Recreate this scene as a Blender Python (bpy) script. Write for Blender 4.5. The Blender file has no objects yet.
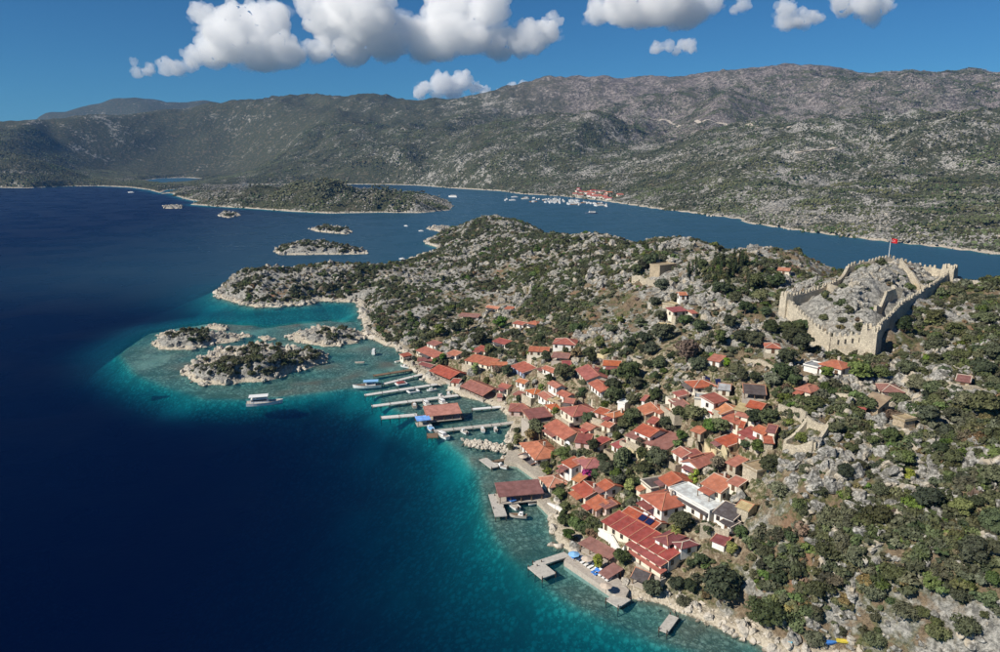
import bpy, bmesh, math, random
import numpy as np
from mathutils import Vector, Matrix

scene = bpy.context.scene
R = math.radians

# ------------------------------------------------------------------ camera
CAM_H, FOC, PITCH = 100.0, 714.0, R(13.45)
cam_d = bpy.data.cameras.new('camera')
cam_d.sensor_width = 36.0
cam_d.lens = FOC / 1000.0 * 36.0
cam_d.clip_start, cam_d.clip_end = 1.0, 60000.0
cam = bpy.data.objects.new('camera', cam_d)
scene.collection.objects.link(cam)
cam.location = (0, 0, CAM_H)
cam.rotation_euler = (R(90) - PITCH, 0, 0)
scene.camera = cam

# ------------------------------------------------------------------ sky, sun, exposure
SUN_DIR = Vector((-0.86, -0.51, 0)).normalized()       # horizontal direction towards the sun
SUN_EL = R(39)
world = bpy.data.worlds.new('World')
scene.world = world
world.use_nodes = True
wn = world.node_tree.nodes; wl = world.node_tree.links
wn.clear()
wo = wn.new('ShaderNodeOutputWorld'); wb = wn.new('ShaderNodeBackground'); ws = wn.new('ShaderNodeTexSky')
ws.sky_type = 'NISHITA'; ws.sun_disc = False
ws.sun_elevation = SUN_EL
ws.sun_rotation = math.atan2(SUN_DIR.x, SUN_DIR.y)
ws.altitude = 1200; ws.air_density = 1.0; ws.dust_density = 0.0; ws.ozone_density = 3.0
wb.inputs['Strength'].default_value = 0.066
wt = wn.new('ShaderNodeMix'); wt.data_type = 'RGBA'; wt.blend_type = 'MULTIPLY'; wt.inputs[0].default_value = 1.0
wt.inputs[7].default_value = (0.25, 0.59, 0.84, 1)      # polarising filter: the same deep blue all over the sky
wl.new(ws.outputs[0], wt.inputs[6]); wl.new(wt.outputs[2], wb.inputs['Color']); wl.new(wb.outputs[0], wo.inputs['Surface'])

sun_d = bpy.data.lights.new('sun', 'SUN')
sun_d.energy = 5.0; sun_d.angle = R(0.5); sun_d.color = (1.0, 0.93, 0.82)
sun = bpy.data.objects.new('sun', sun_d)
scene.collection.objects.link(sun)
sd_ = Vector((SUN_DIR.x * math.cos(SUN_EL), SUN_DIR.y * math.cos(SUN_EL), math.sin(SUN_EL)))
sun.rotation_euler = sd_.to_track_quat('Z', 'Y').to_euler()
sun.location = (-300, -100, 500)

scene.view_settings.view_transform = 'Standard'
scene.view_settings.look = 'None'
scene.view_settings.exposure = 0.28
scene.view_settings.gamma = 1.0
scene.view_settings.use_curve_mapping = False
scene.render.engine = 'CYCLES'
cy = scene.cycles
cy.use_denoising = True
cy.max_bounces = 30; cy.diffuse_bounces = 2; cy.glossy_bounces = 2; cy.transmission_bounces = 2
cy.transparent_max_bounces = 8; cy.volume_bounces = 28
cy.volume_step_rate = 4.0

# ------------------------------------------------------------------ projection helpers (photograph pixels -> rays in the place)
cp, sp_ = math.cos(PITCH), math.sin(PITCH)
def ray(px, py):
    u = (px - 500.0) / FOC; v = (326.0 - py) / FOC
    return np.array([u, cp + v * sp_, -sp_ + v * cp])
def at_z(px, py, z=0.0):
    d = ray(px, py); t = (z - CAM_H) / d[2]
    return np.array([d[0] * t, d[1] * t, z])
def at_y(px, py, Y):
    d = ray(px, py); t = Y / d[1]
    return np.array([d[0] * t, Y, CAM_H + d[2] * t])
def project(P):
    x, y, z = P[0], P[1], P[2] - CAM_H
    w = y * cp - z * sp_
    return 500 + FOC * x / w, 326 - FOC * (y * sp_ + z * cp) / w

# ------------------------------------------------------------------ noise in numpy
def _hash(ix, iy, seed):
    h = (ix.astype(np.int64) * 374761393 + iy.astype(np.int64) * 668265263 + seed * 974711) & 0xffffffff
    h = ((h ^ (h >> 13)) * 1274126177) & 0xffffffff
    h = ((h ^ (h >> 16)) * 2246822519) & 0xffffffff
    return ((h ^ (h >> 15)) & 0xffff) / 65535.0
def vnoise(x, y, seed=0):
    ix = np.floor(x); iy = np.floor(y); fx = x - ix; fy = y - iy
    fx = fx * fx * fx * (fx * (fx * 6 - 15) + 10); fy = fy * fy * fy * (fy * (fy * 6 - 15) + 10)
    a = _hash(ix, iy, seed); b = _hash(ix + 1, iy, seed); c = _hash(ix, iy + 1, seed); d = _hash(ix + 1, iy + 1, seed)
    return ((a * (1 - fx) + b * fx) * (1 - fy) + (c * (1 - fx) + d * fx) * fy) * 2 - 1
def fbm(x, y, octv=4, seed=0, gain=0.5):
    s = np.zeros_like(x, dtype=float); a = 1.0; f = 1.0
    for k in range(octv):
        c, q = math.cos(0.6 * k), math.sin(0.6 * k)
        s += a * vnoise((x * c - y * q) * f + 17.3 * k, (x * q + y * c) * f - 9.1 * k, seed + k)
        a *= gain; f *= 2.03
    return s
def ridged(x, y, octv=4, seed=0, gain=0.5):
    s = np.zeros_like(x, dtype=float); a = 1.0; f = 1.0
    for k in range(octv):
        c, q = math.cos(0.7 * k), math.sin(0.7 * k)
        s += a * (1 - 2 * np.abs(vnoise((x * c - y * q) * f + 5.7 * k, (x * q + y * c) * f + 3.3 * k, seed + k)))
        a *= gain; f *= 2.1
    return s
def smooth(a, b, x):
    t = np.clip((x - a) / (b - a), 0, 1)
    return t * t * (3 - 2 * t)
def poly_sd(x, y, poly):
    """signed distance to a closed polygon, positive inside"""
    p = np.asarray(poly)[:, :2]; n = len(p)
    d2 = np.full(x.shape, 1e18); ins = np.zeros(x.shape, bool)
    for i in range(n):
        ax, ay = p[i]; bx, by = p[(i + 1) % n]
        ex, ey = bx - ax, by - ay
        t = np.clip(((x - ax) * ex + (y - ay) * ey) / (ex * ex + ey * ey + 1e-12), 0, 1)
        d2 = np.minimum(d2, (x - ax - t * ex) ** 2 + (y - ay - t * ey) ** 2)
        if ay != by:
            c = ((ay > y) != (by > y)) & (x < (bx - ax) * (y - ay) / (by - ay) + ax)
            ins ^= c
    d = np.sqrt(d2)
    return np.where(ins, d, -d)
class TPS:
    def __init__(self, pts, lam=1e-3, scale=100.0):
        P = np.asarray(pts, float); self.s = scale; self.xy = P[:, :2] / scale; n = len(P)
        d = np.linalg.norm(self.xy[:, None] - self.xy[None], axis=2)
        K = np.where(d > 0, d * d * np.log(d + 1e-12), 0) + lam * np.eye(n)
        A = np.zeros((n + 3, n + 3)); A[:n, :n] = K; A[:n, n] = 1; A[:n, n + 1:] = self.xy; A[n:, :n] = A[:n, n:].T
        b = np.zeros(n + 3); b[:n] = P[:, 2]
        self.w = np.linalg.solve(A, b)
    def __call__(self, x, y):
        sh = x.shape; x = x.ravel() / self.s; y = y.ravel() / self.s; out = np.empty_like(x); n = len(self.xy)
        for i in range(0, len(x), 40000):
            X = x[i:i + 40000]; Y = y[i:i + 40000]
            d2 = (X[:, None] - self.xy[None, :, 0]) ** 2 + (Y[:, None] - self.xy[None, :, 1]) ** 2
            k = 0.5 * d2 * np.log(d2 + 1e-14)
            out[i:i + 40000] = k @ self.w[:n] + self.w[n] + self.w[n + 1] * X + self.w[n + 2] * Y
        return out.reshape(sh)

# ------------------------------------------------------------------ scene helpers
COL = scene.collection
def tag(o, label=None, cat=None, group=None, kind=None):
    if label: o['label'] = label
    if cat: o['category'] = cat
    if group: o['group'] = group
    if kind: o['kind'] = kind
    return o
def empty(name, loc, rz=0.0):
    o = bpy.data.objects.new(name, None); COL.objects.link(o)
    o.empty_display_size = 0.5
    o.location = loc; o.rotation_euler = (0, 0, rz)
    return o
def mesh_obj(name, verts, faces, mat, parent=None, smoothed=False):
    me = bpy.data.meshes.new(name)
    me.from_pydata([tuple(v) for v in verts], [], [tuple(f) for f in faces]); me.update()
    if mat is not None:
        for m in (mat if isinstance(mat, (list, tuple)) else [mat]): me.materials.append(m)
    if smoothed: me.shade_smooth()
    o = bpy.data.objects.new(name, me); COL.objects.link(o)
    if parent is not None: o.parent = parent
    return o
def inst(name, me, parent=None, loc=(0, 0, 0), rot=(0, 0, 0), scl=(1, 1, 1)):
    o = bpy.data.objects.new(name, me); COL.objects.link(o)
    o.location = loc; o.rotation_euler = rot; o.scale = scl
    if parent is not None: o.parent = parent
    return o
class MB:
    """collects shapes for one mesh"""
    def __init__(self): self.v = []; self.f = []; self.mi = []
    def add(self, vs, fs, m=0):
        n = len(self.v); self.v += [tuple(map(float, p)) for p in vs]
        self.f += [tuple(i + n for i in f) for f in fs]; self.mi += [m] * len(fs)
    def box(self, x0, x1, y0, y1, z0, z1, m=0):
        self.add([(x0, y0, z0), (x1, y0, z0), (x1, y1, z0), (x0, y1, z0), (x0, y0, z1), (x1, y0, z1), (x1, y1, z1), (x0, y1, z1)],
                 [(0, 3, 2, 1), (4, 5, 6, 7), (0, 1, 5, 4), (1, 2, 6, 5), (2, 3, 7, 6), (3, 0, 4, 7)], m)
    def slab(self, quad, th, m=0):
        """a quad (4 points, counter-clockwise seen from above) thickened downwards"""
        q = [np.array(p, float) for p in quad]
        self.add([p for p in q] + [p - np.array([0, 0, th]) for p in q],
                 [(0, 1, 2, 3), (7, 6, 5, 4), (0, 4, 5, 1), (1, 5, 6, 2), (2, 6, 7, 3), (3, 7, 4, 0)], m)
    def tri_slab(self, t, th, m=0):
        q = [np.array(p, float) for p in t]
        self.add([p for p in q] + [p - np.array([0, 0, th]) for p in q],
                 [(0, 1, 2), (5, 4, 3), (0, 3, 4, 1), (1, 4, 5, 2), (2, 5, 3, 0)], m)
    def tube(self, a, b, r0, r1, n=6, m=0):
        a = Vector(a); b = Vector(b); d = (b - a).normalized()
        u = d.orthogonal().normalized(); w = d.cross(u)
        vs = []
        for p, r in ((a, r0), (b, r1)):
            for k in range(n):
                t = 2 * math.pi * k / n
                vs.append(p + u * math.cos(t) * r + w * math.sin(t) * r)
        fs = [(k, (k + 1) % n, n + (k + 1) % n, n + k) for k in range(n)] + [tuple(range(n - 1, -1, -1)), tuple(range(n, 2 * n))]
        self.add(vs, fs, m)
    def bar(self, a, b, w, h, m=0):
        """box beam from a to b"""
        a = Vector(a); b = Vector(b); d = (b - a).normalized()
        s = d.cross(Vector((0, 0, 1)))
        s = s.normalized() if s.length > 1e-4 else Vector((1, 0, 0))
        u = s.cross(d).normalized()
        s *= w / 2; u *= h / 2
        self.add([a - s - u, a + s - u, a + s + u, a - s + u, b - s - u, b + s - u, b + s + u, b - s + u],
                 [(0, 1, 2, 3), (7, 6, 5, 4), (0, 4, 5, 1), (1, 5, 6, 2), (2, 6, 7, 3), (3, 7, 4, 0)], m)
    def mesh(self, name, mats):
        me = bpy.data.meshes.new(name)
        me.from_pydata(self.v, [], self.f)
        for m in (mats if isinstance(mats, (list, tuple)) else [mats]): me.materials.append(m)
        if any(self.mi): me.polygons.foreach_set('material_index', self.mi)
        me.update()
        return me
    def build(self, name, mats, parent=None):
        return inst(name, self.mesh(name, mats), parent)
def grid_mesh(name, gx, gy, Z, mat, attrs=None, keep=None):
    nx, ny = len(gx), len(gy)
    X, Y = np.meshgrid(gx, gy)
    co = np.stack([X, Y, Z], -1).reshape(-1, 3).astype(np.float32)
    i = np.arange((ny - 1) * (nx - 1)); r = i // (nx - 1); c = i % (nx - 1)
    a = r * nx + c
    q = np.stack([a, a + 1, a + nx + 1, a + nx], -1)
    if keep is not None:
        q = q[keep[:-1, :-1].ravel() | keep[1:, 1:].ravel() | keep[1:, :-1].ravel() | keep[:-1, 1:].ravel()]
    me = bpy.data.meshes.new(name)
    me.vertices.add(len(co)); me.vertices.foreach_set('co', co.ravel())
    me.loops.add(q.size); me.loops.foreach_set('vertex_index', q.ravel().astype(np.int32))
    me.polygons.add(len(q))
    me.polygons.foreach_set('loop_start', (np.arange(len(q)) * 4).astype(np.int32))
    me.polygons.foreach_set('loop_total', np.full(len(q), 4, np.int32))
    me.update(calc_edges=True)
    me.shade_smooth()
    for k, v in (attrs or {}).items():
        at = me.attributes.new(k, 'FLOAT', 'POINT'); at.data.foreach_set('value', v.ravel().astype(np.float32))
    me.materials.append(mat)
    o = bpy.data.objects.new(name, me); COL.objects.link(o)
    return o

# ------------------------------------------------------------------ material helpers
class NT:
    def __init__(self, name):
        self.m = bpy.data.materials.new(name); self.m.use_nodes = True
        self.n = self.m.node_tree.nodes; self.l = self.m.node_tree.links
        self.n.clear(); self.out = self.n.new('ShaderNodeOutputMaterial')
    def node(self, t, **kw):
        x = self.n.new(t)
        for k, v in kw.items(): setattr(x, k, v)
        return x
    def put(self, sock, v):
        if isinstance(v, bpy.types.NodeSocket): self.l.new(v, sock)
        elif isinstance(v, (tuple, list)) and len(v) == 3 and sock.type == 'RGBA': sock.default_value = (*v, 1)
        else: sock.default_value = v
    def coords(self, kind='Object'):
        return self.node('ShaderNodeTexCoord').outputs[kind]
    def pos(self): return self.node('ShaderNodeNewGeometry').outputs['Position']
    def noise(self, vec, scale, detail=3, rough=0.55, dist=0.0, out='Fac'):
        x = self.node('ShaderNodeTexNoise'); self.put(x.inputs['Vector'], vec)
        x.inputs['Scale'].default_value = scale; x.inputs['Detail'].default_value = detail
        x.inputs['Roughness'].default_value = rough; x.inputs['Distortion'].default_value = dist
        return x.outputs[out]
    def voro(self, vec, scale, feature='F1', out='Distance', rnd=1.0):
        x = self.node('ShaderNodeTexVoronoi', feature=feature); self.put(x.inputs['Vector'], vec)
        x.inputs['Scale'].default_value = scale; x.inputs['Randomness'].default_value = rnd
        return x.outputs[out]
    def ramp(self, fac, lo, hi, a=0.0, b=1.0):
        x = self.node('ShaderNodeMapRange'); x.interpolation_type = 'SMOOTHSTEP'
        self.put(x.inputs['Value'], fac); x.inputs['From Min'].default_value = lo; x.inputs['From Max'].default_value = hi
        x.inputs['To Min'].default_value = a; x.inputs['To Max'].default_value = b
        return x.outputs['Result']
    def mix(self, fac, a, b, blend='MIX'):
        x = self.node('ShaderNodeMix', data_type='RGBA', blend_type=blend)
        self.put(x.inputs[0], fac); self.put(x.inputs[6], a); self.put(x.inputs[7], b)
        return x.outputs[2]
    def math(self, op, a, b=0.0, c=None):
        x = self.node('ShaderNodeMath', operation=op); self.put(x.inputs[0], a); self.put(x.inputs[1], b)
        if c is not None: self.put(x.inputs[2], c)
        return x.outputs[0]
    def attr(self, name, typ='GEOMETRY', out='Fac'):
        x = self.node('ShaderNodeAttribute', attribute_type=typ, attribute_name=name)
        return x.outputs[out]
    def bump(self, h, strength=0.5, dist=0.1, normal=None):
        x = self.node('ShaderNodeBump'); x.inputs['Strength'].default_value = strength; x.inputs['Distance'].default_value = dist
        self.put(x.inputs['Height'], h)
        if normal is not None: self.l.new(normal, x.inputs['Normal'])
        return x.outputs[0]
    def hsv(self, col, h=0.5, s=1.0, v=1.0):
        x = self.node('ShaderNodeHueSaturation')
        self.put(x.inputs['Hue'], h); self.put(x.inputs['Saturation'], s); self.put(x.inputs['Value'], v); self.put(x.inputs['Color'], col)
        return x.outputs[0]
    def bsdf(self, col, rough=0.9, spec=0.25, normal=None, metal=0.0):
        x = self.node('ShaderNodeBsdfPrincipled')
        self.put(x.inputs['Base Color'], col); self.put(x.inputs['Roughness'], rough)
        x.inputs['Specular IOR Level'].default_value = spec; x.inputs['Metallic'].default_value = metal
        if normal is not None: self.l.new(normal, x.inputs['Normal'])
        return x
    def done(self, sh):
        self.l.new(sh.outputs[0] if hasattr(sh, 'outputs') else sh, self.out.inputs['Surface']); return self.m
    def rnd(self): return self.node('ShaderNodeObjectInfo').outputs['Random']

# ================================================================== TERRAIN DATA
def P0(lst): return [tuple(at_z(x, y, 0.0)[:2]) for x, y in lst]
coast = P0([(775, 655), (766, 649), (739, 637), (718, 629), (700, 621), (681, 614), (665, 606), (655, 603), (630, 599), (615, 593.5),
            (588, 577), (562, 560), (569, 552), (558, 544), (553, 535), (547.6, 524), (551.6, 514), (545, 505), (534, 499.6),
            (537, 483), (539, 477), (516, 461), (505, 459.5), (509, 446), (507, 436), (510, 428), (512, 421), (498, 408),
            (480, 401), (462, 397), (453, 392), (451, 384), (434, 385), (427, 383), (422, 377), (410, 370), (400, 361),
            (404, 354), (396, 348), (386, 346), (372, 339), (365, 333), (362, 322), (361, 312), (357, 302.5), (340, 302),
            (320, 301), (310, 305), (285, 306), (257, 307.5), (240, 304), (217.5, 297.5), (219, 289), (228, 285), (245, 282),
            (270, 281), (300, 278), (330, 275), (360, 273), (385, 269), (407, 262), (425, 254), (437, 250), (447, 249),
            (436, 247), (427, 244), (426, 241), (440, 235), (448, 230), (452, 226.5), (470, 225), (495, 228), (520, 231),
            (540, 240), (570, 246), (600, 249), (640, 256), (700, 265), (760, 275), (830, 290), (900, 300), (1000, 310), (1200, 330)])
coast += [(700, 380), (900, 300), (900, -150), (350, 0), (200, 50), (130, 85), (90, 105), (70, 125)]
ctrl_px = [
    (700, 580, 6), (700, 540, 10), (700, 490, 14), (700, 440, 22), (700, 400, 29), (700, 350, 36), (700, 300, 44), (690, 260, 50), (695, 241, 52),
    (660, 590, 4), (640, 570, 5), (670, 560, 8), (640, 520, 8), (660, 480, 13), (660, 430, 20),
    (550, 470, 5), (550, 430, 9), (550, 390, 14), (550, 350, 19), (550, 310, 24), (550, 280, 29), (560, 255, 34), (575, 239, 36),
    (500, 395, 5), (500, 350, 11), (500, 310, 15), (500, 280, 18), (500, 255, 22), (520, 243, 24), (530, 235, 24),
    (450, 350, 7), (450, 320, 10), (450, 290, 13), (450, 265, 14), (475, 245, 10), (475, 220, 24), (460, 230, 12), (500, 228, 22),
    (600, 237, 38), (627, 243.5, 42), (645, 248, 43),
    (380, 320, 5), (380, 290, 9), (380, 266, 10), (410, 300, 10), (410, 275, 11), (400, 330, 5),
    (260, 288, 9), (240, 274, 10), (300, 285, 9), (300, 272, 12), (330, 265, 13), (340, 280, 10), (225, 285, 7), (280, 270, 12),
    (620, 540, 5), (620, 500, 8), (620, 460, 12), (620, 420, 17), (620, 380, 22), (620, 340, 27), (620, 300, 34), (630, 270, 41),
    (580, 520, 3), (580, 480, 7),
    (800, 620, 6), (800, 580, 12), (800, 540, 18), (800, 500, 24), (800, 460, 30), (800, 420, 34), (800, 380, 38), (800, 345, 41),
    (750, 600, 6), (750, 550, 12), (750, 500, 18), (750, 450, 25), (750, 400, 32), (750, 350, 38), (740, 300, 45),
    (770, 272, 50), (760, 252, 53), (732, 255, 51), (800, 258, 53), (715, 252, 51),
    (870, 652, 10), (870, 600, 16), (870, 550, 22), (870, 500, 28), (870, 450, 33), (870, 400, 37), (870, 370, 40),
    (950, 652, 16), (950, 600, 21), (950, 550, 26), (950, 500, 31), (950, 450, 35), (950, 400, 40), (950, 350, 45), (950, 310, 49), (965, 279, 53),
    (1000, 652, 20), (1000, 560, 29), (1000, 450, 38), (1000, 350, 47), (1000, 284, 54), (1100, 284, 52), (1100, 450, 40), (1100, 652, 24),
    (910, 350, 43), (920, 320, 46)]
ctrl = [tuple(at_z(x, y, z)) for x, y, z in ctrl_px]
# castle hill: (photo x, distance, ground height)
def XD(px, py, D): return at_y(px, py, D)
castle_crest = [('A', 787, 294, 245), ('B', 814, 320, 228), ('C', 832, 333, 220), ('D', 872, 329, 213), ('E', 900, 301, 232), ('F', 928, 284, 255),
                ('G', 950, 268, 275), ('H', 933, 264, 281), ('I', 908, 259, 286), ('J', 888, 254, 285), ('K', 862, 259, 281), ('L', 848, 263, 277),
                ('M', 837, 277, 263), ('N', 820, 285, 255)]
CREST = {k: XD(x, y, d) for k, x, y, d in castle_crest}
base_drop = dict(A=6.5, B=7.5, C=6.5, D=7.5, E=7.5, F=8, G=7, H=5.5, I=5, J=4.5, K=4.5, L=5.5, M=5, N=5)
for k, p in CREST.items(): ctrl.append((p[0], p[1], p[2] - base_drop[k]))
for q in ((868, 290, 57, 246), (885, 272, 59, 262), (850, 300, 53.5, 240), (870, 310, 49.5, 228), (835, 310, 48, 232), (905, 275, 56, 264), (860, 275, 57.5, 262)):
    u = at_y(q[0], q[1], q[3]); ctrl.append((u[0], u[1], q[2]))
for q in ((930, 285, 230, 41), (905, 320, 210, 40), (890, 345, 198, 39)):
    u = at_y(q[0], q[1], q[2]); ctrl.append((u[0], u[1], q[3]))
for x_, y_, z_ in ((760, 252, 53), (732, 255, 51), (800, 258, 51), (715, 252, 51), (965, 279, 52), (1000, 284, 52), (1100, 284, 52), (695, 241, 52), (645, 248, 43), (627, 243.5, 42), (600, 237, 38), (575, 239, 36), (830, 270, 50)):
    u = at_z(x_, y_, z_)
    for f_, dz_ in ((1.07, 4), (1.18, 13), (1.35, 26)): ctrl.append((u[0] * f_, u[1] * f_, max(3.0, z_ - dz_)))
for k in 'GHIJKL':
    p = CREST[k]
    for f_, dz_ in ((1.05, 11), (1.15, 20), (1.35, 34)): ctrl.append((p[0] * f_, p[1] * f_, p[2] - dz_))
for cxy in coast[::2]: ctrl.append((cxy[0], cxy[1], 0.6))
ctrl += [(500, 300, 20), (420, 200, 40), (300, 100, 40), (260, 60, 20), (450, 80, 30)]
tps = TPS(ctrl, lam=4e-3)
coast_np = np.array(coast)

# shallow shelf outline along the village shore and round the islets
shelf = P0([(120, 352), (135, 372), (165, 385), (205, 397), (260, 398), (310, 392), (350, 387), (375, 391), (385, 402), (402, 410), (425, 420), (445, 436),
            (468, 455), (478, 470), (484, 492), (488, 512), (500, 540), (522, 562), (545, 582), (575, 600), (610, 618), (650, 634),
            (700, 650), (740, 662), (780, 690), (830, 690), (700, 560), (560, 470), (520, 400), (420, 340), (368, 322), (330, 320), (270, 326), (210, 322), (150, 331)])
chan_c = at_z(640, 215)[:2]

def sea_depth(x, y, sd):
    """positive depth in metres outside the land"""
    ss = poly_sd(x, y, shelf)
    nz = fbm(x / 14, y / 14, 4, 40)
    shelf_d = 1.05 + 0.55 * nz
    outside = np.clip(-ss, 0, None)
    d = shelf_d + smooth(0, 6, outside) * 2.4 + 0.26 * outside + 0.020 * outside ** 2
    # the rear channel and bays are shallower than the open sea
    chan = smooth(430, 620, y + 0.5 * np.clip(x, 0, 400)) * smooth(-560, -40, x + 0.02 * (y - 700))
    d = d + chan * np.minimum(0, 6.0 - d)
    bay = np.exp(-(((x + 125) / 62) ** 2 + ((y - 448) / 26) ** 2))
    d = d + bay * np.minimum(0, 4.6 - d)
    d2 = np.exp(-(((x + 180) / 90) ** 2 + ((y - 600) / 90) ** 2)) * 0.55
    d = d + d2 * np.minimum(0, 16 - d)
    d = np.minimum(d, 0.35 + 0.42 * np.clip(-sd, 0, None) + 0.25 * nz * smooth(0, 3, -sd))
    return np.clip(d, 0.12, 45)

def village_mask(x, y):
    v = P0v
    return smooth(-12, 10, poly_sd(x, y, v))
P0v = [tuple(at_z(a, b, z)[:2]) for a, b, z in [(395, 350, 3), (440, 338, 8), (480, 300, 16), (530, 312, 23), (585, 335, 21), (620, 355, 25), (690, 330, 38),
        (720, 360, 35), (780, 370, 38), (810, 400, 35), (800, 450, 29), (760, 500, 22), (740, 550, 14), (690, 585, 6), (640, 605, 0), (590, 585, 0), (548, 540, 0), (500, 450, 0), (440, 395, 0)]]
castle_poly = [tuple(CREST[k][:2]) for k, *_ in castle_crest]

def land_raw(x, y):
    sd = poly_sd(x, y, coast_np)
    vm = village_mask(x, y)
    b = tps(x, y)
    rough = (1 - 0.72 * vm)
    cas = smooth(-4, 3, poly_sd(x, y, castle_poly))
    n1 = (ridged(x / 26, y / 26, 3, 3) - 0.45) * 1.5 * smooth(5, 30, sd)
    n2 = (ridged(x / 9, y / 9, 3, 11) - 0.4) * 1.1 * smooth(0.5, 6, sd)
    n3 = fbm(x / 2.6, y / 2.6, 2, 23) * 0.34 * smooth(0.5, 3, sd)
    hl = smooth(430, 520, y) * smooth(-60, -110, x)          # the headland is craggier
    z = np.maximum(b, 0.5) * smooth(-1, 11, sd) * 1.0 + (n1 * (1 - .6 * cas) + n2 * (1 + 0.5 * hl) + n3) * rough
    edge = 1.25 + 0.55 * fbm(x / 5, y / 5, 3, 31)
    z = np.maximum(z, edge * smooth(-0.2, 1.8, sd))
    dp = sea_depth(x, y, sd)
    return np.where(sd > 0, z, -dp), sd, vm

def axis(segs):
    """segs: [(start, step)], last start is the end"""
    out = []
    for (a, s0), (b, s1) in zip(segs[:-1], segs[1:]):
        t = a
        while t < b - 1e-6:
            out.append(t); t += s0 + (s1 - s0) * (t - a) / (b - a)
    out.append(segs[-1][0])
    return np.array(out)
GX = axis([(-330, 3.0), (-215, 1.6), (-100, 1.0), (0, 0.75), (190, 0.85), (300, 3.5), (420, 6)])
GY = axis([(70, 1.2), (110, 0.72), (230, 0.85), (330, 1.2), (560, 2.2), (800, 3.2), (1020, 5)])
gXX, gYY = np.meshgrid(GX, GY)
GZ, GSD, GVM = land_raw(gXX, gYY)
GZ0 = GZ.copy()
def gz(x, y, Z=None):
    """bilinear height of the peninsula"""
    Z = GZ if Z is None else Z
    x = np.asarray(x, float); y = np.asarray(y, float)
    i = np.clip(np.searchsorted(GX, x) - 1, 0, len(GX) - 2); j = np.clip(np.searchsorted(GY, y) - 1, 0, len(GY) - 2)
    tx = np.clip((x - GX[i]) / (GX[i + 1] - GX[i]), 0, 1); ty = np.clip((y - GY[j]) / (GY[j + 1] - GY[j]), 0, 1)
    return (Z[j, i] * (1 - tx) + Z[j, i + 1] * tx) * (1 - ty) + (Z[j + 1, i] * (1 - tx) + Z[j + 1, i + 1] * tx) * ty
_T = np.concatenate([np.arange(90, 500, 0.5), np.arange(500, 1100, 1.5)])
def hit(px, py, above=0.0, Z=None):
    """first point where the view ray through a pixel comes down to ground + above"""
    d = ray(px, py); d = d / d[1]
    x = d[0] * _T; z = CAM_H + d[2] * _T
    g = np.maximum(gz(x, _T, Z), 0.0) + above
    k = np.argmax(z <= g)
    if not (z <= g).any(): k = len(_T) - 1
    t = _T[k]
    if k > 0:
        e0 = z[k - 1] - g[k - 1]; e1 = z[k] - g[k]
        t = _T[k - 1] + (_T[k] - _T[k - 1]) * (e0 / (e0 - e1 + 1e-9)) if e0 > 0 else t
    return np.array([d[0] * t, t, CAM_H + d[2] * t])

# ------------------------------------------------------------------ far land beyond the channel
far_shore = P0([(-700, 196), (-300, 190), (0, 187.5), (30, 188), (70, 186.3), (100, 186), (130, 187.5), (150, 190), (159, 193), (166, 190), (200, 187), (250, 184.5), (300, 184.5), (355, 184.3),
                (390, 184.5), (420, 185.5), (450, 188), (500, 191), (520, 194), (560, 196), (600, 200.5), (620, 203.5), (650, 208), (700, 214), (738, 219), (746, 223),
                (800, 231), (870, 240), (940, 247.5), (1000, 255), (1100, 268), (1300, 290), (1700, 330)])
far_poly = far_shore + [(7000, 300), (9000, 12000), (-9000, 12000), (-7000, 2300)]
lagoon = P0([(143, 180.5), (160, 178.2), (185, 177.6), (203, 178.6), (198, 181), (175, 183.4), (155, 183.2)])
sil = [(-250, 140, 3300), (-100, 132, 3400), (0, 123, 3600), (30, 121, 3700), (60, 118, 3700), (90, 117, 3800), (130, 117, 3900), (170, 115, 4000), (190, 112, 4200), (250, 106, 4300), (290, 99, 4200), (330, 98, 4000), (370, 99, 4000),
       (400, 99, 4000), (430, 101, 3900), (470, 102, 3800), (490, 97, 3700), (520, 89, 3600), (545, 83, 3600), (580, 82, 3600), (620, 82, 3600), (650, 81, 3600), (680, 80, 3600),
       (710, 75, 3600), (740, 73, 3500), (770, 69, 3500), (790, 68, 3500), (810, 70, 3400), (850, 72, 3400), (880, 72, 3400), (910, 69, 3300), (940, 71, 3300), (970, 72, 3300), (1000, 74, 3300),
       (1100, 72, 3300), (1300, 80, 3200)]
plateau = [(1100, 133, 1850), (1000, 133, 1900), (940, 133, 1950), (880, 134, 2000), (800, 131, 2100), (740, 129.5, 2200), (700, 128, 2300), (640, 124, 2450), (600, 122, 2600), (560, 121, 2700)]
inner = [(880, 134, 2000), (1000, 133, 1900), (1100, 133, 1850), (800, 131, 2100), (700, 128, 2300), (600, 122, 2600), (520, 122, 2800), 
         (900, 200, 1150), (900, 165, 1500), (1000, 200, 1050), (1000, 165, 1400), (1100, 180, 1200), (750, 190, 1350), (750, 158, 1700), (650, 185, 1700), (600, 178, 1950), (600, 150, 2300), (680, 150, 2050),
         (500, 165, 2150), (500, 140, 2500), (450, 170, 2300), (450, 140, 2800), (400, 168, 2600), (380, 145, 2900), (300, 168, 2700), (300, 135, 3150), (380, 120, 3500), (250, 165, 2800), (250, 120, 3500), (200, 140, 3500),
         (150, 185, 2300), (180, 185.5, 2250), (200, 183.5, 2450), (150, 176, 3150), (190, 175, 3150), (175, 171, 3300), (100, 168, 2500), (100, 150, 3300), (130, 125, 3600), (40, 158, 2650), (5, 158, 2650), (62, 162, 2650), (85, 168, 2600), (40, 150, 3100), (90, 150, 3200), (30, 165, 2450), (0, 165, 2450), (-100, 150, 2700), (-100, 165, 2450)]
fc = [tuple(at_y(*q)) for q in sil + inner] + [(p[0], p[1], 0.0) for p in far_shore]
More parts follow.
